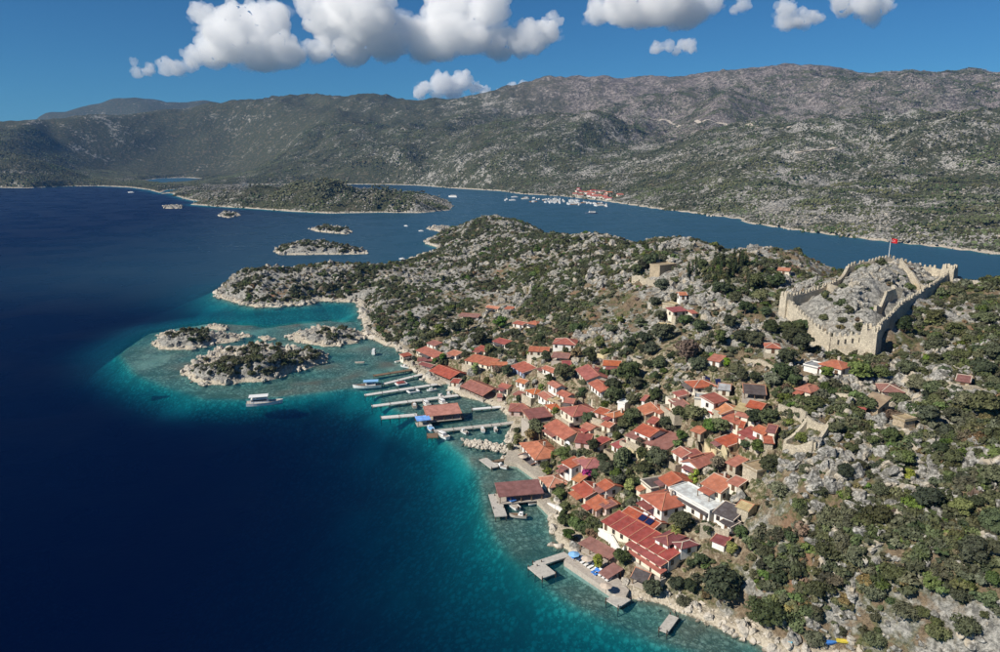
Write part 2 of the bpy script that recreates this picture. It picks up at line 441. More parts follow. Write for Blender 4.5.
for x, y, D in plateau:                       # flat behind the plateau edge, then the steep mountain
    p = at_y(x, y, D)
    fc.append((p[0] * (D + 380) / D, p[1] + 380, p[2] - 8)); fc.append((p[0] * (D + 560) / D, p[1] + 560, p[2] + 25))
for x, y, D in sil[::2]:
    p = at_y(x, y, D); fc.append((p[0] * 1.22, p[1] * 1.22, p[2] * 0.72))
fc += [(-5500, 8500, 150), (0, 8500, 180), (5500, 8000, 200), (-6000, 5500, 150), (6000, 4500, 300), (6000, 2500, 250)]
ftps = TPS(fc, lam=3e-3, scale=1000.0)
headland = P0([(158, 194), (172, 193), (176, 196), (190, 200), (205, 202), (190, 204.5), (215, 206.5), (240, 208), (265, 209.5), (290, 211.5), (330, 213.5), (380, 212.5), (420, 213), (448, 210.5), (452, 206), (447, 200),
               (430, 197), (405, 195), (360, 192), (300, 190), (240, 189), (190, 190)])
hc = [tuple(at_y(*q)) for q in [(325, 175, 1440), (300, 178, 1480), (350, 184, 1380), (380, 185, 1330), (420, 188, 1290), (440, 194, 1270), (400, 190, 1300), (260, 181, 1560), (225, 184, 1600), (200, 187, 1700), (175, 189, 1760), (320, 198, 1330), (260, 198, 1420), (400, 202, 1260), (240, 190, 1500)]]
hc += [(p[0], p[1], 1.0) for p in headland]
htps = TPS(hc, lam=2e-3, scale=300.0)
farpeak = [(60, 112, 6800), (95, 105, 6600), (110, 99, 6500), (122, 96.5, 6500), (135, 94.5, 6500), (150, 96.5, 6500), (165, 101, 6500), (185, 103, 6500), (205, 101.5, 6600), (222, 101.5, 6600), (240, 104, 6700)]

KNOLLS = [(325, 176, 1440, 75), (300, 181, 1470, 70), (262, 184, 1540, 75), (232, 187, 1590, 70), (205, 190, 1660, 60), (178, 191, 1740, 50), (350, 190, 1380, 50), (383, 186, 1330, 55), (405, 192, 1300, 40), (424, 189, 1285, 45), (440, 197, 1268, 30), (280, 200, 1370, 60), (340, 202, 1310, 50)]
def headland_knolls(x, y):
    z = np.full(x.shape, 5.0)
    for px, py, D, r in KNOLLS:
        p = at_y(px, py, D); z = np.maximum(z, 5.0 + (p[2] * 0.82 - 10.0) * np.exp(-(((x - p[0]) / (r * 0.85)) ** 2 + ((y - p[1]) / (r * 0.95)) ** 2)))
    return z
SPURS = [([at_y(*q) for q in l], s) for l, s in (
    ([(208, 112, 3700), (150, 136, 3200), (112, 152, 2850), (88, 164, 2600)], 0.40), ([(335, 110, 3500), (275, 138, 3000), (245, 154, 2800)], 0.36), ([(480, 108, 3400), (430, 134, 2900), (395, 156, 2600)], 0.36),
    ([(40, 122, 3500), (10, 138, 3000)], 0.40), ([(560, 118, 2900), (520, 140, 2500), (500, 158, 2300)], 0.34), ([(730, 92, 3000), (716, 112, 2750), (705, 124, 2600)], 0.5), ([(875, 88, 2900), (862, 108, 2650), (858, 122, 2520)], 0.5), ([(960, 86, 2850), (970, 106, 2600)], 0.5))]
def far_height(x, y):
    sd = poly_sd(x, y, far_poly)
    b = ftps(x, y)
    env = smooth(10, 900, sd)
    z = b + env * ((ridged(x / 620 + 0.25 * fbm(x / 400, y / 400, 2, 5), y / 620, 4, 60) - 0.3) * 52 * (1 - 0.6 * smooth(2800, 3400, y)) + fbm(x / 170, y / 170, 3, 66) * 14) - env * 8
    for line, slope in SPURS:
        for (a0, a1) in zip(line[:-1], line[1:]):
            ex, ey = a1[0] - a0[0], a1[1] - a0[1]
            t = np.clip(((x - a0[0]) * ex + (y - a0[1]) * ey) / (ex * ex + ey * ey), 0, 1)
            dd = np.hypot(x - a0[0] - t * ex, y - a0[1] - t * ey)
            z = np.maximum(z, a0[2] + (a1[2] - a0[2]) * t - slope * np.sqrt(dd * dd + 900) + 13 + fbm(x / 120, y / 120, 3, 97) * 9)
    z += smooth(0, 120, sd) * (ridged(x / 70, y / 70, 3, 71) * 5.0)
    pk = np.array([at_y(*q) for q in farpeak]); u_ = x / np.maximum(y, 1.0)      # the far summit behind the shore hills
    zp = np.interp(u_, pk[:, 0] / pk[:, 1], pk[:, 2]) * smooth(-0.70, -0.60, u_) * smooth(-0.30, -0.38, u_)
    z = np.maximum(z, zp * np.exp(-((y - 6550) / 750) ** 2) + (fbm(x / 240, y / 240, 3, 81) * 16 - 14) * (y > 5200))
    z = np.maximum(z, 1.5) * smooth(-2, 60, sd) + 2.5 * smooth(0, 6, sd)
    for px, py, D, rx_, ry_ in ((38, 140, 2600, 190, 260), (10, 144, 2560, 170, 230), (-60, 146, 2560, 200, 240), (62, 149, 2590, 110, 200)):      # the dark hill at the open shore
        p = at_y(px, py, D); z = np.maximum(z, p[2] * np.exp(-(((x - p[0]) / rx_) ** 2 + ((y - p[1]) / ry_) ** 2)) + ridged(x / 80, y / 80, 3, 72) * 4 * (z > 3))
    lg = poly_sd(x, y, lagoon)
    z = z * (0.07 + 0.93 * smooth(60, 620, -lg)) + 1.5 * smooth(0, 40, -lg)
    z = z * (1 - smooth(-25, 5, lg)) + (-3.0) * smooth(-25, 5, lg)
    # headland in the bay
    hs = poly_sd(x, y, headland)
    near = hs > -40
    zh = np.full(x.shape, -9.0)
    if near.any():
        xx, yy = x[near], y[near]
        zz = headland_knolls(xx, yy) * smooth(-2, 35, hs[near]) + smooth(0, 4, hs[near]) * (2.2 + ridged(xx / 45, yy / 45, 4, 90) * 6.0 * smooth(4, 50, hs[near]))
        zh[near] = np.where(hs[near] > 0, zz, -3.0)
    zf = np.where(sd > 0, z, -8.0)
    return np.maximum(zf, zh), np.maximum(sd, hs)
FX = axis([(-6200, 90), (-3000, 40), (-1300, 12), (1300, 12), (2600, 22), (5200, 90)])
FY = axis([(420, 9), (1000, 7), (1900, 9), (3000, 16), (4600, 40), (8600, 120)])
fXX, fYY = np.meshgrid(FX, FY)
FZ, FSD = far_height(fXX, fYY)
def fz(x, y):
    i = np.clip(np.searchsorted(FX, x) - 1, 0, len(FX) - 2); j = np.clip(np.searchsorted(FY, y) - 1, 0, len(FY) - 2)
    tx = np.clip((x - FX[i]) / (FX[i + 1] - FX[i]), 0, 1); ty = np.clip((y - FY[j]) / (FY[j + 1] - FY[j]), 0, 1)
    return (FZ[j, i] * (1 - tx) + FZ[j, i + 1] * tx) * (1 - ty) + (FZ[j + 1, i] * (1 - tx) + FZ[j + 1, i + 1] * tx) * ty

# ------------------------------------------------------------------ materials of the setting
def mat_ground():
    t = NT('limestone_ground'); p = t.pos()
    big = t.noise(p, 0.045, 4, 0.6); mid = t.noise(p, 0.22, 4, 0.62); fine = t.noise(p, 1.6, 4, 0.7); cr = t.noise(p, 0.75, 5, 0.7, 0.6)
    rock = t.mix(t.ramp(cr, 0.34, 0.62), (0.13, 0.127, 0.115), (0.42, 0.405, 0.365))
    rock = t.mix(t.ramp(fine, 0.38, 0.5, 0.6, 0.0), rock, (0.10, 0.10, 0.09))
    soil = t.mix(t.ramp(fine, 0.35, 0.65), (0.12, 0.09, 0.058), (0.23, 0.175, 0.115))
    soil = t.mix(t.ramp(t.noise(p, 0.035, 3, 0.6), 0.56, 0.66, 0, 0.75), soil, (0.235, 0.125, 0.075))
    grass = t.mix(t.ramp(fine, 0.35, 0.65), (0.048, 0.058, 0.022), (0.12, 0.12, 0.05))
    base = t.mix(t.ramp(mid, 0.44, 0.56), soil, grass)
    vill = t.attr('village')
    base = t.mix(t.math('MULTIPLY', vill, t.ramp(cr, 0.46, 0.62)), base, t.mix(t.ramp(fine, 0.3, 0.7), (0.26, 0.21, 0.13), (0.50, 0.44, 0.33)))
    rk = t.math('ADD', t.math('MULTIPLY', big, 0.6), t.math('MULTIPLY', mid, 0.5))
    col = t.mix(t.ramp(t.math('ADD', t.math('SUBTRACT', rk, t.math('MULTIPLY', vill, 0.1)), t.math('MULTIPLY', t.attr('rocky'), 0.14)), 0.52, 0.62), base, rock)
    sepz = t.node('ShaderNodeSeparateXYZ'); t.put(sepz.inputs[0], p)
    z = t.math('ADD', sepz.outputs[2], t.math('MULTIPLY', t.math('SUBTRACT', cr, 0.5), 2.2))
    pale = t.mix(t.ramp(fine, 0.3, 0.6), (0.30, 0.26, 0.19), (0.54, 0.48, 0.38))
    col = t.mix(t.ramp(z, 1.9, 1.0), col, pale)
    col = t.mix(t.ramp(z, 0.15, -0.1), col, (0.17, 0.15, 0.11))
    # sea bed: rubble and weed
    cell = t.voro(p, 0.55, 'F1'); weed = t.noise(p, 0.05, 4, 0.65, 0.8)
    bed = t.mix(t.ramp(cell, 0.15, 0.55), (0.32, 0.31, 0.25), (0.13, 0.135, 0.10))
    bed = t.mix(t.ramp(fine, 0.5, 0.68, 0, 0.75), bed, (0.46, 0.45, 0.37))
    bed = t.mix(t.ramp(weed, 0.52, 0.62, 0, 0.7), bed, (0.085, 0.10, 0.07))
    sand = t.noise(p, 0.03, 3, 0.5)
    bed = t.mix(t.ramp(sand, 0.54, 0.70, 0, 0.5), bed, (0.50, 0.48, 0.38))
    col = t.mix(t.ramp(sepz.outputs[2], -0.25, -0.7), col, bed)
    h = t.math('ADD', t.math('MULTIPLY', cr, 1.0), t.math('MULTIPLY', fine, 0.45))
    return t.done(t.bsdf(col, 0.95, 0.15, t.bump(h, 0.9, 0.8)))
def mat_rock():
    t = NT('limestone_rock'); p = t.pos()
    a = t.noise(p, 1.3, 5, 0.68, 0.3); b = t.noise(p, 0.3, 3, 0.5)
    fp_ = t.noise(p, 4.5, 4, 0.7); pit = t.voro(p, 1.1, 'F1')
    col = t.mix(t.ramp(a, 0.36, 0.66), (0.125, 0.12, 0.11), (0.47, 0.455, 0.415))
    col = t.mix(t.ramp(fp_, 0.5, 0.36, 0, 0.7), col, (0.085, 0.085, 0.07))
    col = t.mix(t.ramp(pit, 0.55, 0.75, 0, 0.55), col, (0.07, 0.07, 0.055))
    col = t.mix(t.ramp(b, 0.5, 0.66, 0, 0.55), col, (0.54, 0.46, 0.34))
    sep = t.node('ShaderNodeSeparateXYZ'); t.put(sep.inputs[0], p)
    col = t.mix(t.ramp(sep.outputs[2], 3.0, 1.2, 0, 0.7), col, (0.60, 0.54, 0.45))
    col = t.mix(t.ramp(sep.outputs[2], 0.35, 0.05), col, (0.19, 0.165, 0.12))
    return t.done(t.bsdf(col, 0.95, 0.15, t.bump(a, 0.8, 0.35)))
def mat_far():
    t = NT('maquis_hillside'); p = t.pos()
    a = t.noise(p, 0.30, 3, 0.7); b = t.noise(p, 0.012, 4, 0.6); c = t.noise(p, 0.07, 4, 0.65); e = t.noise(p, 0.0028, 3, 0.55)
    green = t.mix(t.ramp(a, 0.35, 0.6), (0.030, 0.036, 0.022), (0.072, 0.076, 0.046))
    rock = t.mix(t.ramp(a, 0.4, 0.6), (0.15, 0.14, 0.125), (0.40, 0.385, 0.35))
    soil = (0.14, 0.115, 0.08)
    base = t.mix(t.ramp(c, 0.52, 0.64, 0, 0.7), green, soil)
    k = t.math('ADD', t.math('ADD', t.math('MULTIPLY', b, 0.55), t.math('MULTIPLY', c, 0.55)), t.math('MULTIPLY', a, 0.45))
    k = t.math('ADD', k, t.math('MULTIPLY', t.math('SUBTRACT', e, 0.5), 0.35))
    sep = t.node('ShaderNodeSeparateXYZ'); t.put(sep.inputs[0], p)
    k = t.math('ADD', k, t.ramp(sep.outputs[2], 230, 420, 0.0, -0.02))
    k = t.math('ADD', k, t.ramp(sep.outputs[0], -1200, 900, -0.08, 0.02))
    col = t.mix(t.ramp(k, 0.79, 0.87), base, rock)
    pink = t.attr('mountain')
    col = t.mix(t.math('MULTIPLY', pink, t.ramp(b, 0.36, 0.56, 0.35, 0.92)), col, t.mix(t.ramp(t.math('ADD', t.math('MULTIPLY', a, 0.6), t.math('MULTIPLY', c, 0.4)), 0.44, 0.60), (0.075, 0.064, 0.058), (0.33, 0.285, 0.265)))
    z = t.math('ADD', sep.outputs[2], t.math('MULTIPLY', t.math('SUBTRACT', c, 0.5), 8.0))
    col = t.mix(t.ramp(z, 2.6, 1.4), col, (0.42, 0.37, 0.30))
    h = t.math('ADD', t.math('MULTIPLY', c, 1.0), t.math('MULTIPLY', a, 0.4))
    return t.done(t.bsdf(col, 1.0, 0.05, t.bump(h, 0.9, 7.0)))
def mat_water():
    t = NT('sea_water'); p = t.pos()
    d = t.attr('depth'); silt = t.attr('silt')
    lw = t.node('ShaderNodeLayerWeight'); lw.inputs['Blend'].default_value = 0.5
    comb = t.node('ShaderNodeCombineColor')
    for i, k in enumerate((0.38, 0.074, 0.058)):
        t.put(comb.inputs[i], t.math('MULTIPLY', t.math('EXPONENT', t.math('MULTIPLY', d, -k)), t.math('SUBTRACT', 1.0, silt)))
    tr = t.node('ShaderNodeBsdfTransparent'); t.put(tr.inputs[0], comb.outputs[0])
    s1 = t.math('SUBTRACT', 1.0, t.math('EXPONENT', t.math('MULTIPLY', d, -0.22)))
    fadeg = t.math('EXPONENT', t.math('MULTIPLY', d, -0.13))
    scat = t.mix(fadeg, (0.0000, 0.0024, 0.0190), (0.006, 0.100, 0.150))
    scat = t.mix(s1, (0, 0, 0), scat)
    scat = t.mix(silt, scat, (0.026, 0.076, 0.116))
    df = t.node('ShaderNodeBsdfDiffuse'); t.put(df.inputs[0], scat)
    ad = t.node('ShaderNodeAddShader'); t.l.new(tr.outputs[0], ad.inputs[0]); t.l.new(df.outputs[0], ad.inputs[1])
    w1 = t.noise(p, 0.9, 3, 0.6); w2 = t.noise(p, 0.12, 3, 0.55); w3 = t.noise(p, 0.02, 2, 0.5)
    h = t.math('ADD', t.math('MULTIPLY', w1, 0.35), t.math('ADD', t.math('MULTIPLY', w2, 1.0), t.math('MULTIPLY', w3, 1.2)))
    nb = t.bump(h, 0.30, 0.55)
    gl = t.node('ShaderNodeBsdfGlossy'); gl.inputs['Color'].default_value = (0.55, 0.72, 0.92, 1)
    t.put(gl.inputs['Roughness'], t.ramp(w3, 0.35, 0.65, 0.24, 0.36)); t.l.new(nb, gl.inputs['Normal'])
    fr = t.node('ShaderNodeFresnel'); fr.inputs['IOR'].default_value = 1.33; t.l.new(nb, fr.inputs['Normal'])
    mx = t.node('ShaderNodeMixShader'); t.put(mx.inputs[0], t.math('MULTIPLY', fr.outputs[0], 0.28))
    t.l.new(ad.outputs[0], mx.inputs[1]); t.l.new(gl.outputs[0], mx.inputs[2])
    return t.done(mx)
M_GROUND, M_ROCK, M_FAR, M_WATER = mat_ground(), mat_rock(), mat_far(), mat_water()

# ------------------------------------------------------------------ the sea
WX = axis([(-9000, 400), (-1200, 60), (-340, 5), (-100, 2.2), (110, 2.2), (300, 8), (900, 40), (9000, 500)])
WY = axis([(-600, 40), (60, 3), (110, 1.6), (330, 2.2), (560, 4), (1100, 12), (3200, 60), (9000, 500)])
wXX, wYY = np.meshgrid(WX, WY)
wsd = poly_sd(wXX, wYY, coast_np)
dep = sea_depth(wXX, wYY, wsd)
fsd_w = np.maximum(poly_sd(wXX, wYY, far_poly), poly_sd(wXX, wYY, headland))
dep = np.where(wYY > 600, np.minimum(dep, 1.2 + 1.0 * np.clip(-fsd_w, 0, None)), dep)
dep = np.where(poly_sd(wXX, wYY, lagoon) > -60, 4.5, dep)
silt_w = smooth(430, 640, wYY + 0.5 * np.clip(wXX, 0, 400)) * smooth(-620, 20, wXX + 0.05 * (wYY - 700)) * smooth(0.5, 6, -wsd) * (1 - np.exp(-dep / 2.5))
silt_w = np.where(poly_sd(wXX, wYY, lagoon) > -90, 0.9, silt_w)
tag(grid_mesh('sea', WX, WY, np.zeros_like(wXX), M_WATER, {'depth': dep, 'silt': silt_w}), 'deep blue sea turning turquoise over the shallows', 'sea', kind='structure')
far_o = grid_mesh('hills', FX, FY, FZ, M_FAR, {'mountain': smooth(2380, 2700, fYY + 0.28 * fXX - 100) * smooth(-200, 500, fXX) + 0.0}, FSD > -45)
M_BED = NT('deep_bed'); M_BED = M_BED.done(M_BED.bsdf((0.10, 0.10, 0.075), 0.95, 0.1))
tag(mesh_obj('seabed', [(-9000, -600, -47), (9000, -600, -47), (9000, 9000, -47), (-9000, 9000, -47)], [(0, 1, 2, 3)], M_BED), 'dim deep seabed under the open water', 'seabed', kind='structure')
tag(far_o, 'scrub covered limestone hills rising beyond the channel', 'hills', kind='structure')

# ================================================================== BUILDINGS
def roof_mat(name, c, tile=True):
    t = NT(name); p = t.coords('Object'); r = t.rnd()
    a = t.noise(p, 0.55, 4, 0.65); b = t.noise(p, 4.0, 3, 0.7)
    dark = tuple(x * 0.70 for x in c); lite = (min(1, c[0] * 1.25), min(1, c[1] * 1.4), min(1, c[2] * 1.45))
    col = t.mix(t.ramp(a, 0.3, 0.7), dark, lite)
    col = t.mix(t.ramp(b, 0.5, 0.75, 0, 0.5), col, tuple(x * 0.7 + 0.06 for x in c))
    col = t.mix(t.ramp(t.noise(p, 1.3, 3, 0.6), 0.45, 0.7, 0.05, 0.5), col, tuple(0.62 * x + 0.085 for x in c))
    col = t.hsv(col, t.math('ADD', 0.487, t.math('MULTIPLY', r, 0.03)), t.math('ADD', 0.78, t.math('MULTIPLY', t.math('FRACT', t.math('MULTIPLY', r, 5.7)), 0.25)), t.math('ADD', 0.8, t.math('MULTIPLY', r, 0.4)))
    nb = None
    if tile:
        w = t.node('ShaderNodeTexWave'); w.wave_type = 'BANDS'; w.bands_direction = 'X'
        t.put(w.inputs['Vector'], p); w.inputs['Scale'].default_value = 1.1; w.inputs['Distortion'].default_value = 0.4
        w2 = t.node('ShaderNodeTexWave'); w2.wave_type = 'BANDS'; w2.bands_direction = 'Y'; w2.wave_profile = 'SAW'
        t.put(w2.inputs['Vector'], p); w2.inputs['Scale'].default_value = 0.9; w2.inputs['Distortion'].default_value = 0.5
        col = t.mix(t.math('MULTIPLY', w.outputs['Fac'], 0.35), col, dark)
        nb = t.bump(t.math('ADD', w.outputs['Fac'], t.math('MULTIPLY', w2.outputs['Fac'], 0.4)), 0.7, 0.12)
    else:
        nb = t.bump(b, 0.4, 0.05)
    return t.done(t.bsdf(col, 0.85, 0.2, nb))
def wall_mat(name, c, stone=False):
    t = NT(name); p = t.coords('Object')
    a = t.noise(p, 0.5, 4, 0.65); b = t.noise(p, 3.0, 4, 0.7)
    col = t.mix(t.ramp(a, 0.35, 0.7, 0, 0.5), c, tuple(x * 0.68 for x in c))
    col = t.mix(t.ramp(b, 0.5, 0.7, 0, 0.35), col, (c[0] * 0.6, c[1] * 0.55, c[2] * 0.45))
    h = b
    if stone:
        v = t.voro(p, 1.9, 'DISTANCE_TO_EDGE'); vc = t.voro(p, 1.9, 'F1', 'Color')
        bw = t.node('ShaderNodeRGBToBW'); t.put(bw.inputs[0], vc)
        col = t.mix(t.ramp(bw.outputs[0], 0.2, 0.8, 0.0, 0.55), col, tuple(x * 0.55 for x in c))
        col = t.mix(t.ramp(v, 0.07, 0.0, 0, 0.7), col, tuple(x * 0.35 for x in c))
        h = t.math('ADD', t.ramp(v, 0.0, 0.1), t.math('MULTIPLY', b, 0.3))
    return t.done(t.bsdf(col, 0.92, 0.2, t.bump(h, 0.6, 0.08)))
def plain(name, c, rough=0.7, spec=0.3, metal=0.0, var=0.25, scale=1.5):
    t = NT(name); a = t.noise(t.coords('Object'), scale, 4, 0.65)
    col = t.mix(t.ramp(a, 0.35, 0.7), c, tuple(x * (1 - var) for x in c))
    return t.done(t.bsdf(col, rough, spec, t.bump(a, 0.2, 0.03), metal))
ROOF = dict(o=roof_mat('roof_orange', (0.46, 0.110, 0.052)), r=roof_mat('roof_red', (0.40, 0.076, 0.045)), b=roof_mat('roof_bright_orange', (0.52, 0.140, 0.052)),
            m=roof_mat('roof_maroon', (0.28, 0.075, 0.065)), k=roof_mat('roof_pink_red', (0.42, 0.105, 0.09)), n=roof_mat('roof_brown', (0.115, 0.082, 0.075), False),
            d=roof_mat('roof_dark_brown', (0.075, 0.058, 0.058), False), g=roof_mat('roof_grey', (0.30, 0.29, 0.29), False), w=roof_mat('roof_white', (0.72, 0.72, 0.70), False),
            a=roof_mat('roof_salmon', (0.56, 0.18, 0.11)), B=roof_mat('roof_blue_canvas', (0.12, 0.36, 0.78), False), t=roof_mat('roof_tan', (0.42, 0.29, 0.15)), u=roof_mat('roof_dull_brown_red', (0.29, 0.105, 0.085)))
WALL = dict(w=wall_mat('wall_white', (0.80, 0.78, 0.73)), c=wall_mat('wall_cream', (0.74, 0.68, 0.56)), s=wall_mat('wall_stone', (0.50, 0.41, 0.29), True),
            p=wall_mat('wall_pink', (0.66, 0.52, 0.47)), y=wall_mat('wall_yellow', (0.62, 0.53, 0.33)), l=wall_mat('wall_limestone', (0.57, 0.50, 0.38), True), b=wall_mat('wall_blue_grey', (0.36, 0.40, 0.52)))
M_CAP = plain('ridge_mortar', (0.50, 0.24, 0.15)); M_CAPW = plain('white_verge', (0.60, 0.50, 0.40))
M_GLASS = NT('window_glass'); _g = M_GLASS.bsdf((0.025, 0.03, 0.035), 0.12, 0.6); M_GLASS = M_GLASS.done(_g)
M_WOOD = plain('old_wood', (0.20, 0.135, 0.085)); M_DWOOD = plain('dark_wood', (0.075, 0.05, 0.035)); M_PALEWOOD = plain('weathered_planks', (0.46, 0.41, 0.35)); M_PIER = plain('whitewashed_planks', (0.66, 0.64, 0.60))
M_CONC = plain('concrete', (0.50, 0.47, 0.42), 0.9); M_WHITE = plain('white_paint', (0.80, 0.80, 0.78), 0.4, 0.4, var=0.1); M_METAL = plain('grey_metal', (0.3, 0.3, 0.31), 0.4, 0.5, 0.6)
M_SOLAR = plain('solar_cells', (0.015, 0.02, 0.07), 0.15, 0.6); M_BLUE = plain('blue_fabric', (0.06, 0.22, 0.62)); M_SKYB = plain('pale_blue_fabric', (0.25, 0.50, 0.80))
M_SHUT = plain('brown_shutter', (0.13, 0.075, 0.045)); M_RED = plain('red_cloth', (0.62, 0.02, 0.025)); M_BRICK = plain('chimney_brick', (0.55, 0.48, 0.40))

_wm = {}
def window_mesh(w, h, big=False):
    k = (round(w, 2), round(h, 2))
    if k not in _wm:
        f = MB()
        f.box(-w / 2, w / 2, -0.03, 0.02, 0, h, 0)
        f2 = MB(); t = 0.09
        for x0, x1, z0, z1 in ((-w / 2 - t, -w / 2, -t, h + t), (w / 2, w / 2 + t, -t, h + t), (-w / 2, w / 2, h, h + t), (-w / 2, w / 2, -t, 0), (-0.03, 0.03, 0, h)):
            f2.box(x0, x1, -0.07, 0.02, z0, z1, 0)
        _wm[k] = (f.mesh('pane', M_GLASS), f2.mesh('window', M_SHUT))
    return _wm[k]
HOUSES = []      # footprints: (A, u, v, L, depth, ground z)
def put_window(root, x, y, z, rot, w=0.8, h=1.05):
    pm, fm = window_mesh(w, h)
    o = inst('window', fm, root, (x, y, z), (0, 0, rot))
    inst('pane', pm, o)

def house(name, A, B, depth, he, typ, rc, wc, label, cat='house', group=None, rise=None, ov=0.4, chimney=False, win=True, opened=False, sea=False, base=None, cap=True, solar=False, seg=0, z_abs=None, grow=1.0):
    rng = random.Random(hash((A, B)) & 0xffff if False else int(A[0] * 13 + A[1] * 7 + B[0]))
    mx, my = (A[0] + B[0]) / 2, (A[1] + B[1]) / 2
    if z_abs is None: he = max(1.9, he * 0.6); depth *= 1.0
    if z_abs is None:
        m = hit(mx, my, he, GZ0); ze = m[2]
    else: ze = z_abs
    a = at_z(A[0], A[1], ze); b = at_z(B[0], B[1], ze)
    d = b[:2] - a[:2]; L = float(np.linalg.norm(d)); u = d / L; v = np.array([-u[1], u[0]])
    g = ze - he
    rz = math.atan2(u[1], u[0])
    # ground under the footprint
    cs = [a[:2] + u * L * i + v * depth * j for i in (0, 0.5, 1) for j in (0, 0.5, 1)]
    gl = float(min(np.maximum(gz(np.array([c[0]]), np.array([c[1]]), GZ0)[0], -2.0) for c in cs))
    z0 = min(gl, g) - 0.6 if not sea else (base if base is not None else g)
    root = empty(name, (a[0], a[1], g), rz)
    tag(root, label, cat, group)
    if not sea: HOUSES.append((a[:2], u, v, L, depth, g))
    lo = z0 - g
    i0 = ov; x1 = L - ov; y0 = ov; y1 = depth - ov
    if rise is None: rise = {'g': depth * 0.5 * 0.34, 'h': min(depth, L) * 0.5 * 0.36, 's': depth * 0.17, 'f': 0.0, 'p': L * 0.5 * 0.40}[typ]
    th = 0.22
    rf = MB(); cp_ = MB(); wl_ = MB()
    H = he
    if typ == 'g':
        m = depth / 2
        rf.slab([(0, 0, H), (L, 0, H), (L, m, H + rise), (0, m, H + rise)], th); rf.slab([(0, m, H + rise), (L, m, H + rise), (L, depth, H), (0, depth, H)], th)
        s = rise / m; zz = lambda y: H - th - 0.02 + s * min(y, depth - y)
        wl_.add([(i0, y0, lo), (x1, y0, lo), (x1, y1, lo), (i0, y1, lo), (i0, y0, zz(y0)), (x1, y0, zz(y0)), (x1, y1, zz(y1)), (i0, y1, zz(y1)), (i0, m, zz(m)), (x1, m, zz(m))],
                [(0, 1, 5, 4), (1, 2, 6, 9, 5), (2, 3, 7, 6), (3, 0, 4, 8, 7), (4, 5, 9, 8), (8, 9, 6, 7)])
        cp_.bar((-0.03, m, H + rise + 0.04), (L + 0.03, m, H + rise + 0.04), 0.2, 0.12)
        for x in (0.12, L - 0.12):
            cp_.bar((x, 0.03, H + 0.05), (x, m, H + rise + 0.05), 0.16, 0.08); cp_.bar((x, depth - 0.03, H + 0.05), (x, m, H + rise + 0.05), 0.16, 0.08)
    elif typ == 'p':
        m = L / 2
        rf.slab([(0, 0, H), (m, 0, H + rise), (m, depth, H + rise), (0, depth, H)], th); rf.slab([(m, 0, H + rise), (L, 0, H), (L, depth, H), (m, depth, H + rise)], th)
        s = rise / m; zz = lambda x: H - th - 0.02 + s * min(x, L - x)
        wl_.add([(i0, y0, lo), (x1, y0, lo), (x1, y1, lo), (i0, y1, lo), (i0, y0, zz(i0)), (x1, y0, zz(x1)), (x1, y1, zz(x1)), (i0, y1, zz(i0)), (m, y0, zz(m)), (m, y1, zz(m))],
                [(0, 1, 5, 8, 4), (1, 2, 6, 5), (2, 3, 7, 9, 6), (3, 0, 4, 7), (4, 8, 9, 7), (8, 5, 6, 9)])
        cp_.bar((m, -0.03, H + rise + 0.04), (m, depth + 0.03, H + rise + 0.04), 0.2, 0.12)
        for y in (0.12,):
            cp_.bar((0.03, y, H + 0.05), (m, y, H + rise + 0.05), 0.16, 0.08); cp_.bar((L - 0.03, y, H + 0.05), (m, y, H + rise + 0.05), 0.16, 0.08)
    elif typ == 'h':
        if L >= depth: r0 = (depth / 2, depth / 2); r1 = (L - depth / 2, depth / 2)
        else: r0 = (L / 2, L / 2); r1 = (L / 2, depth - L / 2)
        Rz = H + rise
        c4 = [(0, 0, H), (L, 0, H), (L, depth, H), (0, depth, H)]; q0 = (*r0, Rz); q1 = (*r1, Rz)
        if L >= depth: fs = [(c4[0], c4[1], q1, q0), (c4[1], c4[2], q1), (c4[2], c4[3], q0, q1), (c4[3], c4[0], q0)]; hips = [(c4[0], q0), (c4[3], q0), (c4[1], q1), (c4[2], q1)]
        else: fs = [(c4[0], c4[1], q0), (c4[1], c4[2], q1, q0), (c4[2], c4[3], q1), (c4[3], c4[0], q0, q1)]; hips = [(c4[0], q0), (c4[1], q0), (c4[2], q1), (c4[3], q1)]
        for f in fs: (rf.slab if len(f) == 4 else rf.tri_slab)(f, th)
        wl_.box(i0, x1, y0, y1, lo, H - th + 0.02)
        up = np.array([0, 0, 0.05])
        for p, q in hips: cp_.bar(np.array(p) + up, np.array(q) + up, 0.2, 0.12)
        if abs(L - depth) > 0.3: cp_.bar(np.array(q0) + up, np.array(q1) + up, 0.3, 0.15)
    elif typ == 's':
        rf.slab([(0, 0, H), (L, 0, H), (L, depth, H + rise), (0, depth, H + rise)], th)
        zz = lambda y: H - th - 0.02 + rise * y / depth
        wl_.add([(i0, y0, lo), (x1, y0, lo), (x1, y1, lo), (i0, y1, lo), (i0, y0, zz(y0)), (x1, y0, zz(y0)), (x1, y1, zz(y1)), (i0, y1, zz(y1))],
                [(0, 1, 5, 4), (1, 2, 6, 5), (2, 3, 7, 6), (3, 0, 4, 7), (4, 5, 6, 7)])
        cp_.bar((-0.02, depth - 0.1, H + rise + 0.05), (L + 0.02, depth - 0.1, H + rise + 0.05), 0.2, 0.1)
        n = max(1, seg)
        for k in range(n + 1):
            x = 0.1 + (L - 0.2) * k / n
            cp_.bar((x, 0.03, H + 0.06), (x, depth - 0.03, H + rise + 0.06), 0.2, 0.1)
    elif typ == 'f':
        rf.box(0, L, 0, depth, H - 0.28, H)
        cap = False
        pr = MB()
